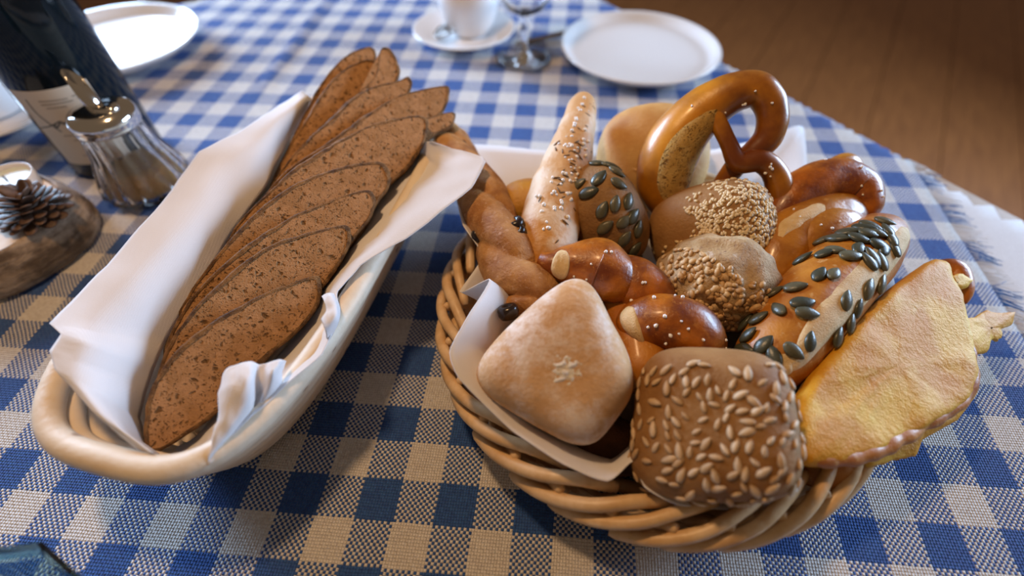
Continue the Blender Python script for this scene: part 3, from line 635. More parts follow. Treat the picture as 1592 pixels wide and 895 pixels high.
# round white bun at the back
b = Blob(1013, 246, 5.2, 85, 82, 3.2, 0.0, 2.15, 0.12, 0.4, 6); th = thing('white_bun', 'round pale golden bun behind the pretzel', 'bread roll', b.low()); b.build('crust', M['white_bun'], th)
v = []
for i in range(25):
    for j in range(7):
        q = i / 24; g = (j / 6 - .5); x = -0.35 + 0.55 * q; y = -0.15 + 0.45 * q - 0.25 * math.sin(q * PI) + g * 0.12 * math.sin(q * PI); v.append(b.D(b.face(x, y), 0.16 * (1 - (2 * g)**2) * math.sin(q * PI) - 0.03))
obj('crust_fold', v, grid_faces(25, 7), M['white_bun'], th)

# pretzel standing on edge
PN = V((-0.22, -0.80, 0.56)).normalized(); PP0 = at(1105, 345, 5.0)
pz = [(1120, 296, 14, -.5), (1130, 278, 15, -.3), (1146, 256, 17, -.2), (1170, 238, 19, 0), (1195, 210, 22, 0), (1200, 172, 24, 0), (1182, 142, 27, 0), (1148, 142, 30, 0), (1106, 163, 35, 0), (1068, 198, 41, 0), (1040, 242, 44, 0), (1032, 286, 40, 0), (1046, 318, 32, 0), (1085, 345, 24, 0), (1140, 358, 20, 0), (1202, 345, 20, 0), (1213, 308, 20, 0), (1204, 270, 19, .2), (1180, 250, 18, .5), (1146, 252, 16, .8), (1132, 228, 13, 0.9), (1118, 198, 13, 0.9), (1106, 172, 12, 0.9)]
P = [onplane(a, b_, PP0, PN) + PN * d for a, b_, r, d in pz]; R_ = irad(P, [q[2] for q in pz])
th = thing('pretzel', 'glossy brown soft pretzel standing on edge at the back of the wicker basket', 'pretzel', V((25, 26, 3)))
pt = Tube(P, R_, PN, cap=0.012); pt.build('dough_rope', M['pretzel'], th, 230, 28, 0.05, 0.8)
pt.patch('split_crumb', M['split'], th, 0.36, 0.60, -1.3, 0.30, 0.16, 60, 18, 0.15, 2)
its = [(pt.P(t_, a, 0.02), pt.nrm(t_, a), random.random() * 6, random.uniform(.7, 1.2)) for t_, a in [(0.22 + 0.2 * random.random(), random.gauss(-.2, .5)) for _ in range(7)] + [(0.78 + 0.03 * random.random(), random.gauss(0, .4)) for _ in range(5)]]
salt_on(th, its, 0.12)

# sesame roll
b = Blob(1105, 360, 5.0, 91, 74, 3.4, 0.24, 2.7, 0.08, 0.4, 3); bs = b; th = thing('sesame_roll', 'brown roll with a cap of sesame seeds in front of the pretzel', 'bread roll', b.low()); b.build('crust', M['sesame_roll'], th)
it = []
while len(it) < 900:
    x, y = random.uniform(-0.95, 0.99), random.uniform(-0.75, 0.95)
    if abs(x)**b.p + abs(y)**b.p > 0.985: continue
    if x < -0.30 + 0.10 * math.sin(7 * y) and not (y < -0.05 and random.random() < 0.25): continue
    if x < 0.1 and y > 0.55 and random.random() < 0.85: continue
    d = b.face(x, y); it.append((b.D(d, 0.02), b.nrm(d), random.random() * 6, random.uniform(.85, 1.15)))
scatter_stuff('sesame_seeds', M['sesame'], th, it, 0.16, 0.105, 0.08, 'dense pale sesame seeds')

# grain-crusted roll
b = Blob(1112, 440, 5.4, 88, 74, 3.2, -0.05, 2.2, 0.30, 0.9, 5); th = thing('grain_crusted_roll', 'rough pale roll crusted with toasted grain grit, in front of the sesame roll', 'bread roll', b.low()); b.build('crust', M['oat_roll'], th, 34)
cnt = 0
while cnt < 290:
    x, y = random.uniform(-0.98, 0.9), random.uniform(-0.98, 0.7)
    if abs(x)**b.p + abs(y)**b.p > 0.97 or y > 0.42 - 0.6 * max(x, -0.4): continue
    d = b.face(x, y); put_seed('grit_flake', SEED_O, th, b.D(d), b.nrm(d), random.random() * 6, random.uniform(.75, 1.35), 0.05, random.uniform(-.4, .4)); cnt += 1

# lye knot in the middle
def tube_from(name, label, cat, base, zz, rpx, mat, ref, part='dough_rope', prof=None, cap=0.05, amp=0.06, parent=None, nt=90):
    P = ipts(zz); tb = Tube(P, irad(P, rpx), ref, prof, cap); th_ = parent if parent is not None else thing(name, label, cat, base); tb.build(part, mat, th_, nt, 32, amp, 0.8); return tb, th_
REF = V((-0.2, -0.62, 0.75))
kn, th = tube_from('lye_knot_roll', 'shiny dark brown knotted lye roll with salt grains in the middle of the basket', 'bread roll', V((17, 14, 3)),
    [(838, 402, 7.0), (856, 409, 7.0), (884, 412, 6.8), (924, 420, 6.4), (958, 440, 6.2), (972, 462, 5.6)], [10, 19, 34, 52, 42, 24], M['laugen'], REF)
k2, _ = tube_from('', '', '', None, [(940, 448, 5.2), (962, 436, 5.8), (992, 446, 6.0), (1016, 466, 5.6), (1025, 486, 5.0)], [26, 41, 43, 37, 20], M['laugen'], REF, parent=th)
k3, _ = tube_from('', '', '', None, [(974, 520, 5.2), (992, 506, 5.8), (1030, 500, 6.4), (1068, 510, 6.3), (1092, 532, 5.8), (1096, 556, 5.0)], [22, 38, 44, 44, 38, 22], M['laugen'], REF, parent=th)
k4, _ = tube_from('', '', '', None, [(955, 470, 4.6), (975, 500, 4.8), (992, 540, 4.8), (1000, 580, 4.4), (1000, 612, 4.0)], [28, 36, 44, 46, 30], M['orange_crust'], REF, parent=th)
kn.patch('split_crumb', M['palesplit'], th, 0.20, 0.36, -1.1, 1.3, 0.13, 16, 20, 0.05)
k3.patch('split_crumb', M['palesplit'], th, 0.10, 0.28, -1.2, 1.2, 0.12, 16, 20, 0.08)
its = []
for tb_, n__ in ((kn, 10), (k2, 8), (k3, 16)): its += [(tb_.P(t_, a, 0.02), tb_.nrm(t_, a), random.random() * 6, random.uniform(.6, 1.2)) for t_, a in [(random.uniform(.3, .85), random.gauss(0, .7)) for _ in range(n__)]]
salt_on(th, its, 0.13)

# golden braid at the right
br, th = tube_from('braided_lye_roll', 'golden brown braided lye roll with an arched top strand, right of the sesame roll', 'bread roll', V((29, 21, 3)),
    [(1190, 452, 4.6), (1200, 420, 5.2), (1222, 378, 5.8), (1262, 350, 6.2), (1304, 336, 6.2), (1332, 330, 5.6)], [24, 40, 46, 44, 38, 20], M['braid'], REF)
b2, _ = tube_from('', '', '', None, [(1200, 362, 5.6), (1212, 334, 6.4), (1243, 300, 7.2), (1288, 282, 7.6), (1328, 290, 7.4), (1342, 316, 6.9), (1326, 340, 6.2)], [14, 26, 34, 35, 34, 28, 14], M['laugen'], REF, parent=th)
b3, _ = tube_from('', '', '', None, [(1286, 276, 6.6), (1300, 262, 6.9), (1318, 258, 6.8), (1334, 268, 6.4)], [12, 18, 19, 12], M['braid'], REF, parent=th, cap=0.2)
b4, _ = tube_from('', '', '', None, [(1232, 420, 5.2), (1244, 386, 6.0), (1272, 362, 6.6), (1310, 352, 6.6), (1334, 356, 6.0)], [20, 34, 36, 30, 16], M['braid'], REF, parent=th)
b2.patch('split_crumb', M['palesplit'], th, 0.42, 0.86, 0.75, 1.55, 0.08, 24, 14, 0.1)
br.patch('split_crumb', M['palesplit'], th, 0.30, 0.62, -0.75, -0.15, 0.06, 20, 14, 0.1)
its = [(tb_.P(t_, a, 0.02), tb_.nrm(t_, a), random.random() * 6, random.uniform(.7, 1.2)) for tb_ in (b2, br, b4) for t_, a in [(random.uniform(.4, .85), random.gauss(-.4, .6)) for _ in range(6)]]
salt_on(th, its, 0.13)

# pumpkin-seed baton at the right
pb, th = tube_from('pumpkin_seed_baton', 'long split roll covered with pumpkin seeds between the braid and the cheese bread', 'bread roll', V((28, 15, 3)),
    [(1160, 606, 4.6), (1176, 584, 5.0), (1204, 550, 5.5), (1252, 488, 6.0), (1306, 428, 6.2), (1348, 386, 6.2), (1372, 364, 5.8), (1380, 356, 5.5)], [26, 44, 56, 62, 58, 50, 34, 18], M['orange_crust'], REF, part='crust')
pb.patch('split_crumb', M['palesplit'], th, 0.20, 0.84, -0.22, 0.72, 0.10, 50, 16, 0.12, 3)
pb.patch('split_crumb', M['palesplit'], th, 0.04, 0.26, -0.5, 0.6, 0.08, 30, 16, 0.1, 6)
def tube_at(tb, px, py):
    best = None; P0 = None
    for i in range(60):
        for k in range(48):
            t_, a = 0.03 + 0.94 * i / 59, -1.7 + 3.4 * k / 47; q = tb.P(t_, a); d = (q - CAM); cz = -d.dot(ROT.col[2]); x = 796 + FPX * d.dot(ROT.col[0]) / cz; y = 447.5 - FPX * d.dot(ROT.col[1]) / cz
            e = (x - px)**2 + (y - py)**2
            if best is None or e < best[0]: best = (e, t_, a)
    return tb.P(best[1], best[2]), tb.nrm(best[1], best[2])
for px, py, an in ((1272, 424, 70), (1294, 424, 60), (1237, 445, 20), (1246, 471, 25), (1256, 485, 5), (1211, 480, 120), (1205, 452, 40), (1187, 466, 40), (1158, 496, 80), (1179, 495, 20), (1166, 521, 30), (1188, 540, 50), (1203, 552, 105), (1159, 546, -20), (1236, 543, -35), (1261, 529, 70), (1280, 393, 55), (1303, 372, -35), (1300, 393, -20), (1280, 376, 10), (1250, 404, 40), (1332, 388, 65), (1350, 367, 25), (1354, 352, -30), (1374, 345, -20), (1365, 382, 5), (1385, 372, 70), (1347, 411, 125), (1355, 400, 120), (1368, 405, 90), (1378, 420, 20), (1374, 390, 40), (1388, 385, 85), (1318, 362, 20), (1322, 396, 30), (1335, 375, -10), (1342, 356, -25), (1360, 364, -25), (1376, 360, 80), (1310, 470, 60), (1365, 440, 20), (1345, 452, 40), (1330, 478, 60), (1318, 500, 50), (1300, 522, 40)):
    P_, n_ = tube_at(pb, px, py); put_seed('pumpkin_seed', SEED_P, th, P_, n_, math.radians(an), random.uniform(0.9, 1.12), 0.12, random.uniform(-.15, .15))

# cheese bread leaning over the rim
CN = V((0.22, -0.20, 0.95)).normalized(); CP = at(1385, 575, 6.0)
outl = [(1243, 690), (1246, 642), (1264, 598), (1300, 550), (1336, 505), (1382, 458), (1440, 413), (1468, 408), (1484, 440), (1500, 490), (1513, 550), (1513, 598), (1490, 630), (1440, 660), (1390, 688), (1340, 708), (1290, 716), (1258, 712)]
op = [onplane(x, y, CP, CN) for x, y in outl]; cc = sum(op, V()) / len(op); L = len(op); ring_ = []
NC = 96
for k in range(NC):
    q = k / NC * L; i = int(q) % L; fr = q - int(q); p0, p1, p2, p3 = op[(i-1) % L], op[i], op[(i+1) % L], op[(i+2) % L]
    ring_.append(0.5 * (2*p1 + (p2 - p0) * fr + (2*p0 - 5*p1 + 4*p2 - p3) * fr**2 + (3*p1 - p0 - 3*p2 + p3) * fr**3))
th = thing('cheese_bread', 'flat bread topped with melted yellow cheese leaning over the right rim', 'bread', V((cc.x, cc.y, 2)))
v = []; prof = [(1.0, -0.10), (1.02, -0.5), (1.0, -1.1), (0.93, -1.6), (0.6, -1.75), (0.1, -1.75)]
for s_, h in prof:
    for p in ring_: v.append(cc + (p - cc) * s_ + CN * (h + 0.06 * nz(p, 1.2, 3)))
obj('bread_base', v, grid_faces(len(prof), NC, False, True), M['brown_roll'], th)
v = []; prof = [(1.015, -0.55), (1.045, -0.30), (1.035, -0.05), (0.99, 0.16), (0.92, 0.26), (0.8, 0.22), (0.62, 0.20), (0.42, 0.22), (0.2, 0.24), (0.0, 0.24)]
for s_, h in prof:
    for k, p in enumerate(ring_):
        q = cc + (p - cc) * (s_ + (0.02 * nz(p, 1.5, 8) if s_ > 0.9 else 0)); hh = h - (0.45 + 0.5 * nz(p, 0.9, 2) if s_ > 1.01 and h < -0.4 else 0)
        v.append(q + CN * (hh + 0.22 * nz(q, 0.55, 1) + 0.10 * nz(q, 1.6, 5)))
obj('cheese_topping', v, grid_faces(len(prof), NC, False, True), M['cheese'], th)
for i0, i1 in ((9, 17),):
    EP = [cc + (op[k] - cc) * 0.985 + CN * -0.22 for k in range(i0, i1 + 1)]
    et = Tube(EP, [0.2] + [0.40 + 0.10 * nz(p, 1.1, 4) for p in EP[1:-1]] + [0.2], CN, cap=0.03); et.build('browned_edge', M['orange_crust'], th, 120, 14, 0.14, 1.1, 3)
def slabpoly(name, pts, z_or_plane, thick, mat, parent, seed):
    P_ = [at(*p) for p in pts]; c_ = sum(P_, V()) / len(P_); L_ = len(P_); rg = []
    for k in range(48):
        q = k / 48 * L_; i = int(q) % L_; fr = q - int(q); p = P_[i].lerp(P_[(i+1) % L_], fr); rg.append(p + (p - c_).normalized() * 0.30 * nz(p, 2.0, seed))
    v = []
    for s_, h in ((0.05, thick * 0.6), (0.6, thick * 0.55), (0.92, thick * 0.45), (1.0, 0), (0.92, -thick * 0.4), (0.05, -thick * 0.5)):
        for p in rg: q = c_ + (p - c_) * s_; v.append(q + V((0, 0, h + 0.12 * nz(q, 1.3, seed) * (s_ < 1))))
    return obj(name, v, grid_faces(6, 48, False, True), mat, parent)
slabpoly('cheese_drip', [(1494, 498, 4.7), (1518, 490, 4.2), (1534, 482, 3.9), (1556, 486, 3.5), (1580, 484, 3.1), (1574, 504, 3.0), (1556, 512, 3.3), (1560, 528, 3.2), (1540, 530, 3.5), (1534, 546, 3.6), (1514, 552, 4.0), (1498, 540, 4.5)], None, 0.30, M['cheese'], th, 2)
slabpoly('cheese_drip', [(1330, 706, 4.6), (1352, 726, 4.2), (1392, 716, 3.9), (1424, 708, 3.6), (1420, 690, 3.7), (1462, 668, 3.5), (1490, 652, 3.4), (1520, 612, 3.5), (1514, 590, 4.2), (1470, 632, 4.6), (1400, 676, 4.8)], None, 0.25, M['cheese'], th, 4)
slabpoly('cheese_drip', [(1466, 412, 5.6), (1476, 430, 5.6), (1502, 428, 5.2), (1512, 438, 5.0), (1498, 450, 5.0), (1478, 448, 5.3), (1492, 470, 4.9), (1476, 474, 5.2), (1462, 440, 5.6)], None, 0.4, M['cheese'], th, 6)
e_, _ = tube_from('', '', '', None, [(1448, 424, 4.4), (1466, 418, 4.7), (1484, 424, 4.7), (1492, 446, 4.4), (1496, 474, 4.0)], [10, 16, 19, 18, 10], M['laugen'], REF, part='brown_end', parent=th, cap=0.2, nt=40)

# floured square roll
b = Blob(872, 566, 6.0, 101, 101, 3.4, 0.0, 3.7, 0.10, 0.5, 4, quad=[(712, 586), (902, 410), (994, 592), (912, 706)]); bf = b; th = thing('floured_square_roll', 'pale flour-dusted square roll at the front left of the wicker basket', 'bread roll', b.low()); b.build('crust', M['flour'], th, 34)
M['dust'] = crust('flour_dust', (0.86, 0.76, 0.68), (0.92, 0.86, 0.80), 0.85, bump=0.5, scale=140)
v = []
for i in range(41):
    for j in range(41):
        gx, gy = i / 20 - 1, j / 20 - 1; r2 = min(1, gx * gx + gy * gy); d = b.face(-0.02 + 0.30 * gx + 0.12 * gy, -0.02 + 0.26 * gy - 0.14 * gx)
        v.append(b.D(d, 0.005 - 0.07 * r2 + 0.18 * max(0.0, nz((gx * 4.6, gy * 4.6, 2.0), 1.0) + 0.05) * (1 - r2) + 0.05 * max(0, nz((gx * 9, gy * 9, 5.0), 1.0)) * (1 - r2)))
obj('flour_dusting', v, grid_faces(41, 41), M['dust'], th)

# sunflower-seed roll
b = Blob(1114, 667, 5.4, 127, 120, 3.6, 0.0, 3.6, 0.10, 0.4, 7, quad=[(1000, 540), (1222, 552), (1252, 786), (976, 768)]); th = thing('sunflower_seed_roll', 'square brown roll studded with sunflower seeds at the front of the wicker basket', 'bread roll', b.low()); b.build('crust', M['sun_roll'], th, 32)
pl = []; tries = 0
while len(pl) < 128 and tries < 6000:
    tries += 1; x, y = random.uniform(-0.97, 0.99), random.uniform(-0.97, 0.93)
    if abs(x)**b.p + abs(y)**b.p > 0.97: continue
    if y > (0.62 if x < -0.3 else 0.78): continue
    if any((x - a)**2 + (y - c_)**2 < 0.012 for a, c_ in pl): continue
    pl.append((x, y)); d = b.face(x, y); put_seed('sunflower_seed', SEED_S, th, b.D(d), b.nrm(d), random.gauss(1.2, 0.9), random.uniform(.6, 1.02), 0.06, random.uniform(-.25, .25))

# what shows in the gaps underneath
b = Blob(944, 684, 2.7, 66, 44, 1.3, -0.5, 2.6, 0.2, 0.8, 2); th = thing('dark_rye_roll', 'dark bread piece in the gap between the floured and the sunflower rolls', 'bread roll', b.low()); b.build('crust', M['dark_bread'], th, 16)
b = Blob(1275, 722, 3.0, 52, 48, 1.7, 0.4, 2.3, 0.1, 0.6, 2); th = thing('orange_roll', 'orange-brown roll showing under the near edge of the cheese bread', 'bread roll', b.low()); b.build('crust', M['orange_crust'], th, 16)

# ================================================================== THINGS AROUND THE BASKETS
# wine bottle
BC = V((-30.0, 33.4, 0)); th = thing('wine_bottle', 'dark glass wine bottle with a cream handwritten label at the upper left', 'bottle', BC); BR = 4.05
prof = [(0.0, 0.9), (2.6, 0.5), (3.5, 0.05), (3.9, 0.1), (BR, 0.5), (BR, 17.5), (3.9, 19.0), (3.3, 21.0), (2.3, 23.5), (1.7, 25.5), (1.5, 27.5), (1.45, 30.2), (1.6, 30.4), (1.6, 31.2), (1.2, 31.4), (0.9, 31.2)]
v, f = lathe(prof, BC, 64); obj('glass_body', v, f, M['bottle'], th)
va = math.atan2(CAM.y - BC.y, CAM.x - BC.x); A0, A1, ZB, ZT = va - 1.18, va + 0.30, 1.7, 8.7
def lab(s_, t_, off=0.02): a = A0 + (A1 - A0) * s_; r = BR + off; return V((BC.x + r * math.cos(a), BC.y + r * math.sin(a), ZT + (ZB - ZT) * t_))
lb_ = obj('label', [lab(i / 20, j / 4) for i in range(21) for j in range(5)], grid_faces(21, 5), M['label'], th); lb_['label'] = 'cream paper label with a handwritten signature'
def strokes(name, lines, wd, mat):
    v, f = [], []
    for ln_ in lines:
        m = 6 * (len(ln_) - 1); b0 = len(v)
        for i in range(m + 1):
            s_, t_ = cr(ln_, i / m); s2, t2 = cr(ln_, min(1, i / m + .02)); s1, t1 = cr(ln_, max(0, i / m - .02)); dx, dy = (s2 - s1) * 6, (t2 - t1) * 8.2; q = math.hypot(dx, dy) + 1e-6; nx_, ny_ = -dy / q * wd / 6, dx / q * wd / 8.2
            v += [lab(s_ + nx_, t_ + ny_, 0.035), lab(s_ - nx_, t_ - ny_, 0.035)]
        f += [(b0 + 2*i, b0 + 2*i + 1, b0 + 2*i + 3, b0 + 2*i + 2) for i in range(m)]
    o = sub(name, v, f, mat, lb_); o['kind'] = 'stuff'; return o
def zl(pts):                                   # label sketch coordinates -> label s,t
    o = []
    for x, y in pts:
        t_ = 0.5; s_ = 0.5
        for _ in range(8): s_ = (x - 80 - 520 * t_) / (540 - 150 * t_); t_ = (y - 145 + 60 * s_) / 650
        s_ = (math.asin(max(-0.99, min(0.99, -0.925 + 1.22 * s_))) + 1.18) / 1.48; o.append((s_, t_))
    return o
strokes('signature', [zl([(188, 205), (270, 310), (370, 400), (460, 470)]), zl([(340, 465), (385, 420), (430, 372)]), zl([(405, 405), (420, 440), (440, 380), (458, 402), (470, 380)]), zl([(480, 355), (495, 395), (520, 345), (535, 380), (545, 440), (515, 450), (505, 425)]), zl([(540, 345), (556, 322), (570, 362), (582, 300), (600, 345), (606, 300), (620, 322)]), zl([(640, 258), (606, 290), (632, 305), (604, 335)])], 0.055, M['ink'])
strokes('small_print', [zl([(270, 212), (470, 196)]), zl([(290, 240), (510, 216)]), zl([(330, 268), (465, 254)]), zl([(500, 186), (605, 160)]), zl([(540, 206), (630, 186)]), zl([(480, 505), (690, 490)]), zl([(550, 545), (720, 520)]), zl([(640, 690), (790, 672)]), zl([(700, 725), (800, 712)])], 0.05, M['print'])

# sugar shaker
SC_ = V((-23.9, 28.6, 0)); th = thing('sugar_shaker', 'fluted glass sugar shaker with a chrome pouring lid beside the bottle', 'shaker', SC_)
def flute(prof, n, k, amp):
    v = []
    for i, (r, z) in enumerate(prof):
        for q in range(n): a = 2 * PI * q / n; rr = r * (1 + amp * math.cos(k * a + 1.1 * z * 0.35) * (1 if 0.5 < z < 6.3 else 0.2)); v.append((SC_.x + rr * math.cos(a), SC_.y + rr * math.sin(a), z))
    return v, grid_faces(len(prof), n, False, True)
outp = [(0.01, 0.05), (2.6, 0.05), (3.3, 0.3), (3.5, 0.9), (3.35, 1.8), (2.95, 3.0), (2.55, 4.2), (2.35, 5.4), (2.3, 6.4), (2.25, 7.0)]
inp = [(2.0, 7.0), (2.02, 6.4), (2.07, 5.4), (2.25, 4.2), (2.65, 3.0), (3.0, 1.8), (3.1, 1.0), (2.8, 0.6), (0.01, 0.55)]
v, f = flute(outp + inp, 140, 14, 0.06); obj('glass_jar', v, f, M['glass'], th)
lid = [(2.1, 6.5), (2.45, 6.5), (2.5, 6.65), (2.42, 6.8), (2.5, 6.95), (2.5, 7.35), (2.3, 7.75), (1.6, 8.05), (0.7, 8.15), (0.01, 8.15)]
v, f = lathe(lid, SC_, 48); ld = obj('chrome_lid', v, f, M['chrome'], th)
sp0 = SC_ + V((-0.6, 0.5, 7.9)); sd = V((-0.18, 0.12, 1)).normalized(); s1 = sd.orthogonal().normalized(); s2 = sd.cross(s1); v = []
for r, h, cut in ((0.62, 0, 0), (0.55, 2.2, 1), (0.47, 2.2, 1), (0.52, 0.1, 0)):
    for k in range(24): g = 2 * PI * k / 24; q = s1 * math.cos(g) + s2 * math.sin(g); v.append(sp0 + q * r + sd * (h + cut * 0.7 * q.dot(V((-1, 0, 0)))))
sub('spout', v, grid_faces(4, 24, False, True), M['chrome'], ld)
flp = SC_ + V((0.9, -0.1, 8.05)); v = []
for r, h in ((0.95, -0.15), (0.95, 0.12), (0.8, 0.24), (0.01, 0.28)):
    for k in range(24): g = 2 * PI * k / 24; v.append(flp + V((r * math.cos(g), r * math.sin(g) * 0.8, h)))
sub('filler_cap', v, grid_faces(4, 24, False, True), M['chrome'], ld)
v = []
for r, z in ((0.01, 0.62), (2.75, 0.68), (2.98, 1.1), (2.9, 1.8), (2.62, 2.5), (1.7, 2.75), (0.8, 2.55), (0.01, 2.6)):
    for k in range(48): g = 2 * PI * k / 48; zz = z + (0.25 * math.cos(g - 0.5) * (r / 2.6) + 0.1 * nz((r * math.cos(g), r * math.sin(g), 0), 1.4) if z > 2.2 else 0); v.append((SC_.x + r * math.cos(g), SC_.y + r * math.sin(g), zz))
sg = obj('sugar', v, grid_faces(8, 48, False, True), M['sugar']); tag(sg, 'light brown cane sugar inside the glass shaker', 'sugar', None, 'stuff')

# birch slice with a pine cone and a tea light
GC = V((-31.6, 20.6, 0)); th = thing('birch_log_slice', 'thick birch log slice with dark bark at the left edge', 'log slice', GC)
def rr_(a): return 1 + 0.03 * math.sin(2 * a + 1) + 0.02 * math.sin(5 * a)
v = []; prof = [(5.9, 0.05), (6.5, 0.15), (6.62, 0.7), (6.35, 1.6), (5.95, 2.5), (5.62, 3.05), (5.45, 3.2), (5.25, 3.12), (5.2, 2.9)]
for r, z in prof:
    for k in range(90): a = 2 * PI * k / 90; q = V((math.cos(a) * r * rr_(a), math.sin(a) * r * rr_(a), z)); q *= 1; q.x *= 1 + 0.018 * nz(q, 0.9); q.y *= 1 + 0.018 * nz(q, 0.9); v.append(GC + q)
obj('bark', v, grid_faces(len(prof), 90, False, True), M['bark'], th)
v = []
for r, z in ((0.01, 3.02), (2.5, 3.04), (5.0, 3.02), (5.35, 2.98)):
    for k in range(90): a = 2 * PI * k / 90; v.append(GC + V((math.cos(a) * r * rr_(a), math.sin(a) * r * rr_(a), z)))
v += [GC + V((math.cos(2*PI*k/90) * 5.9 * rr_(2*PI*k/90), math.sin(2*PI*k/90) * 5.9 * rr_(2*PI*k/90), 0.05)) for k in range(90)]
obj('cut_face', v, grid_faces(4, 90, False, True) + [tuple(range(449, 359, -1))], M['cutwood'], th)
PCN = at(48, 322, 4.0); PCN.z = 3.05
th = thing('pine_cone', 'small dark open pine cone lying on the birch log slice', 'pine cone', PCN)
SCALE = seed_mesh('cone_scale', M['cone'], 0.9, 0.55, 0.10, 6, 6, 0.0)
v, f = lathe([(0.01, 0.15), (0.9, 0.2), (1.0, 0.9), (0.7, 1.6), (0.3, 2.1), (0.01, 2.2)], PCN, 16); obj('cone_core', v, f, M['cone'], th)
for lay in range(7):
    m = [12, 12, 11, 10, 8, 6, 4][lay]
    for k in range(m):
        a = 2 * PI * (k + 0.5 * (lay % 2)) / m + random.uniform(-.1, .1); el = -0.12 + 0.17 * lay + random.uniform(-.08, .08); rad_ = 1.75 - 0.20 * lay
        X = V((math.cos(a) * math.cos(el), math.sin(a) * math.cos(el), math.sin(el))); Y = V((-math.sin(a), math.cos(a), 0)); Z = X.cross(Y); inst('cone_scale', SCALE, th, PCN + V((math.cos(a) * rad_, math.sin(a) * rad_, 0.42 + 0.30 * lay)), X, Y, Z, (random.uniform(.85, 1.1),) * 3)
TL = at(22, 296, 3.6); TL.z = 3.04; TL += V((-0.8, 0.7, 0)); th = thing('tea_light', 'white tea light behind the pine cone on the log slice', 'candle', TL)
v, f = lathe([(0.01, 0.0), (1.85, 0.0), (1.9, 0.1), (1.92, 1.3), (1.86, 1.3), (1.84, 0.9)], TL, 40); obj('candle_cup', v, f, M['porcelain'], th)
v, f = lathe([(1.83, 0.1), (1.83, 0.95), (1.5, 0.92), (0.4, 0.9), (0.01, 0.88)], TL, 40); wx = obj('wax', v, f, M['wax'], th)
v, f = lathe([(0.07, 0.85), (0.07, 1.4), (0.01, 1.45)], TL, 8); sub('wick', v, f, M['wick'], wx)

# plates, cups and saucers
def plate(name, label, c, R, h, group=None):
    pr_ = [(0.01, 0.15), (R * 0.55, 0.05), (R * 0.62, 0.0), (R * 0.64, 0.15), (R * 0.86, 0.38 * h), (R * 0.985, h * 0.9), (R, h), (R * 0.99, h + 0.12), (R * 0.97, h + 0.08), (R * 0.93, 0.78 * h + 0.1), (R * 0.88, 0.60 * h), (R * 0.82, 0.5 * h), (0.01, 0.46 * h)]
    v, f = lathe(pr_, c, 72); return tag(obj(name, v, f, M['porcelain']), label, 'plate', group)
plate('dinner_plate', 'empty round white plate at the far right table edge', V((22.1, 56.9, 0.0)), 9.5, 1.7)
plate('dinner_plate', 'empty round white plate behind the wine bottle', V((-42.0, 53.6, 0.0)), 9.9, 1.9)
def saucer(label, c, R):
    pr_ = [(0.01, 0.12), (R * 0.5, 0.0), (R * 0.55, 0.0), (R * 0.58, 0.2), (R * 0.98, 1.35), (R, 1.5), (R * 0.97, 1.55), (R * 0.6, 0.62), (R * 0.5, 0.45), (R * 0.42, 0.42), (R * 0.40, 0.5), (0.01, 0.5)]
    v, f = lathe(pr_, c, 60); return tag(obj('saucer', v, f, M['porcelain']), label, 'saucer')
def cup(label, c, R, h, ha):
    th_ = thing('coffee_cup', label, 'cup', c)
    pr_ = [(0.01, 0.15), (R * 0.5, 0.0), (R * 0.56, 0.05), (R * 0.66, 0.35), (R * 0.82, h * 0.3), (R * 0.93, h * 0.6), (R, h), (R * 0.96, h + 0.05), (R * 0.88, h * 0.6), (R * 0.75, h * 0.3), (R * 0.5, 0.5), (0.01, 0.45)]
    v, f = lathe(pr_, c, 48); obj('cup_body', v, f, M['porcelain'], th_); d = V((math.cos(ha), math.sin(ha), 0))
    v, f = rod(lambda t_: c + d * (R * 0.86 + 2.4 * math.sin(PI * min(max(t_, 0), 1))) + V((0, 0, h * (0.25 + 0.55 * t_))), 0.42, 0.42, 20); obj('handle', v, f, M['porcelain'], th_); return th_
saucer('white saucer under the cup at the top centre', V((0.3, 60.7, 0)), 6.5)
cup('white coffee cup on the saucer at the top centre, cut by the frame', V((0.9, 61.6, 0.55)), 4.1, 6.0, 2.2)
saucer('white saucer at the left frame edge behind the bottle', V((-45.2, 38.2, 0)), 6.4)
cup('white coffee cup at the left frame edge behind the bottle', V((-46.4, 38.9, 0.55)), 4.1, 6.0, 2.6)
# spoon on the saucer
a, b_ = at(690, 55, 1.6), at(640, -30, 2.2); th = thing('teaspoon', 'steel teaspoon resting on the saucer beside the centre cup', 'spoon', a)
sd = (V((0.4, 1, 0.03))).normalized(); s0 = at(694, 52, 1.4)
v = []
for i in range(13):
    q = i / 12; wdt = 1.35 * math.sqrt(max(0, 1 - (2*q - 1)**2)) * (0.75 + 0.25 * q) + 0.02
    for k in range(9): g = k / 8 * 2 - 1; v.append(s0 + sd * (4.4 * q - 2.2) + V((sd.y, -sd.x, 0)) * (wdt * g) + V((0, 0, 0.38 * (g * g) * wdt + 0.3 * (2*q - 1)**2)))
solid(obj('bowl', v, grid_faces(13, 9), M['dark_steel'], th), 0.09)
v, f = rod(lambda t_: s0 + sd * (2.0 + 8.0 * t_) + V((0, 0, 0.35 + 0.5 * math.sin(t_ * 2.6))), 0.22, 0.35, 14); obj('handle', v, f, M['dark_steel'], th)
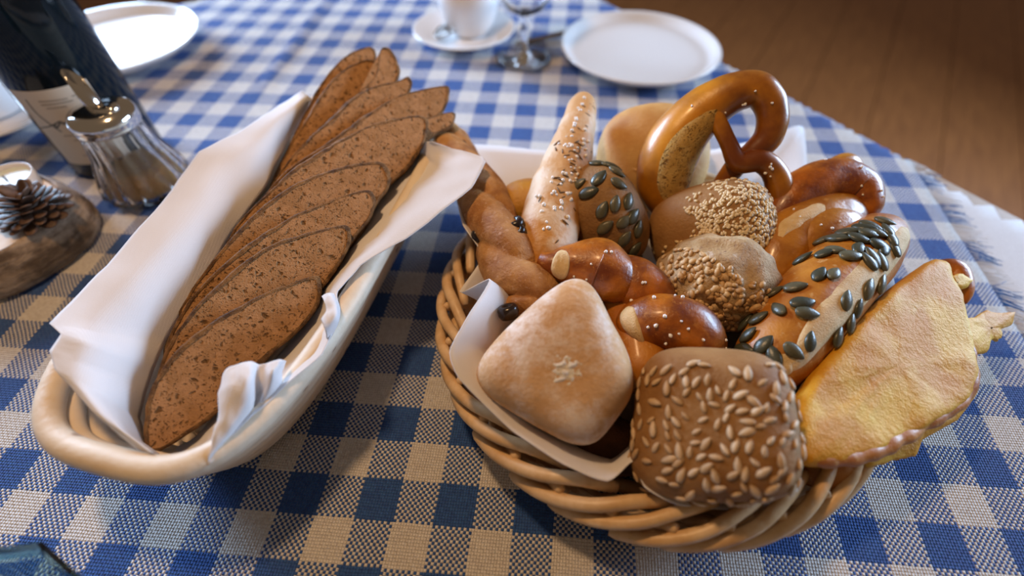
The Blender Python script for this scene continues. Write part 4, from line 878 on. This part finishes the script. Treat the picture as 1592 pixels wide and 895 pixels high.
# knife
ka, kb = at(812, 66, 0.2), at(890, 47, 0.2); kd = (kb - ka).normalized(); ks = V((kd.y, -kd.x, 0)); th = thing('table_knife', 'dark table knife lying between the wine glass and the far right plate', 'knife', ka)
v = [];
for q, w0, w1 in ((-1.0, 0.0, 0.35), (0, -0.1, 0.75), (4, -0.1, 0.85), (8, -0.1, 0.8), (9, -0.1, 0.4)):
    for z in (0.02, 0.16): v += [ka + kd * q + ks * w0 + V((0, 0, z)), ka + kd * q + ks * w1 + V((0, 0, z))]
f = []
for i in range(4): b0 = i * 4; f += [(b0, b0 + 1, b0 + 5, b0 + 4), (b0 + 2, b0 + 6, b0 + 7, b0 + 3), (b0, b0 + 4, b0 + 6, b0 + 2), (b0 + 1, b0 + 3, b0 + 7, b0 + 5)]
f += [(0, 2, 3, 1), (16, 17, 19, 18)]; obj('blade', v, f, M['dark_steel'], th, False)
v, f = rod(lambda t_: ka + kd * (8.9 + 9 * t_) + ks * 0.3 + V((0, 0, 0.42 + 0.9 * t_ * 0)), 0.36, 0.45, 12); obj('handle', v, f, M['dark_steel'], th)
# wine glass
GL = V((8.3, 55.8, 0)); th = thing('wine_glass', 'stemmed clear glass standing between the centre saucer and the right plate', 'glass', GL)
v, f = lathe([(0.01, 0.0), (3.2, 0.0), (3.3, 0.12), (2.4, 0.2), (1.0, 0.36), (0.5, 0.8), (0.4, 1.6), (0.01, 1.6)], GL, 48); obj('foot', v, f, M['glass'], th)
v, f = lathe([(0.01, 1.55), (0.4, 1.55), (0.36, 2.4), (0.55, 3.0), (0.62, 3.3), (0.45, 3.7), (0.42, 4.6), (0.6, 5.2), (0.01, 5.2)], GL, 24); obj('stem', v, f, M['glass'], th)
v, f = lathe([(0.01, 5.0), (0.7, 5.15), (2.2, 6.0), (3.2, 7.6), (3.5, 9.6), (3.3, 12.4), (3.0, 14.5), (2.92, 14.5), (3.2, 12.4), (3.38, 9.6), (3.05, 7.7), (2.1, 6.2), (0.6, 5.5), (0.01, 5.45)], GL, 48); obj('bowl', v, f, M['glass'], th)
# faceted tumbler at the bottom left corner
TC = V((-8.6, -5.7, 0)); v = []; NF = 10
tp = [(0.01, 0.0), (3.1, 0.0), (3.3, 0.3), (4.2, 6.0), (4.45, 6.8), (4.3, 6.95), (4.0, 6.4), (3.0, 1.4), (0.01, 1.2)]
for r, z in tp:
    for k in range(NF * 4):
        a = 2 * PI * k / (NF * 4) + 0.2; m = (a - 0.2) % (2 * PI / NF) - PI / NF; fac = math.cos(PI / NF) / math.cos(m); v.append(TC + V((r * fac * math.cos(a), r * fac * math.sin(a), z)))
tg = obj('glass_tumbler', v, grid_faces(len(tp), NF * 4, False, True), M['tint_glass'], None, False); tag(tg, 'faceted blue-green glass tumbler cut off by the bottom left corner', 'glass')

for o in list(bpy.data.objects):
    if '_b' in o: del o['_b']
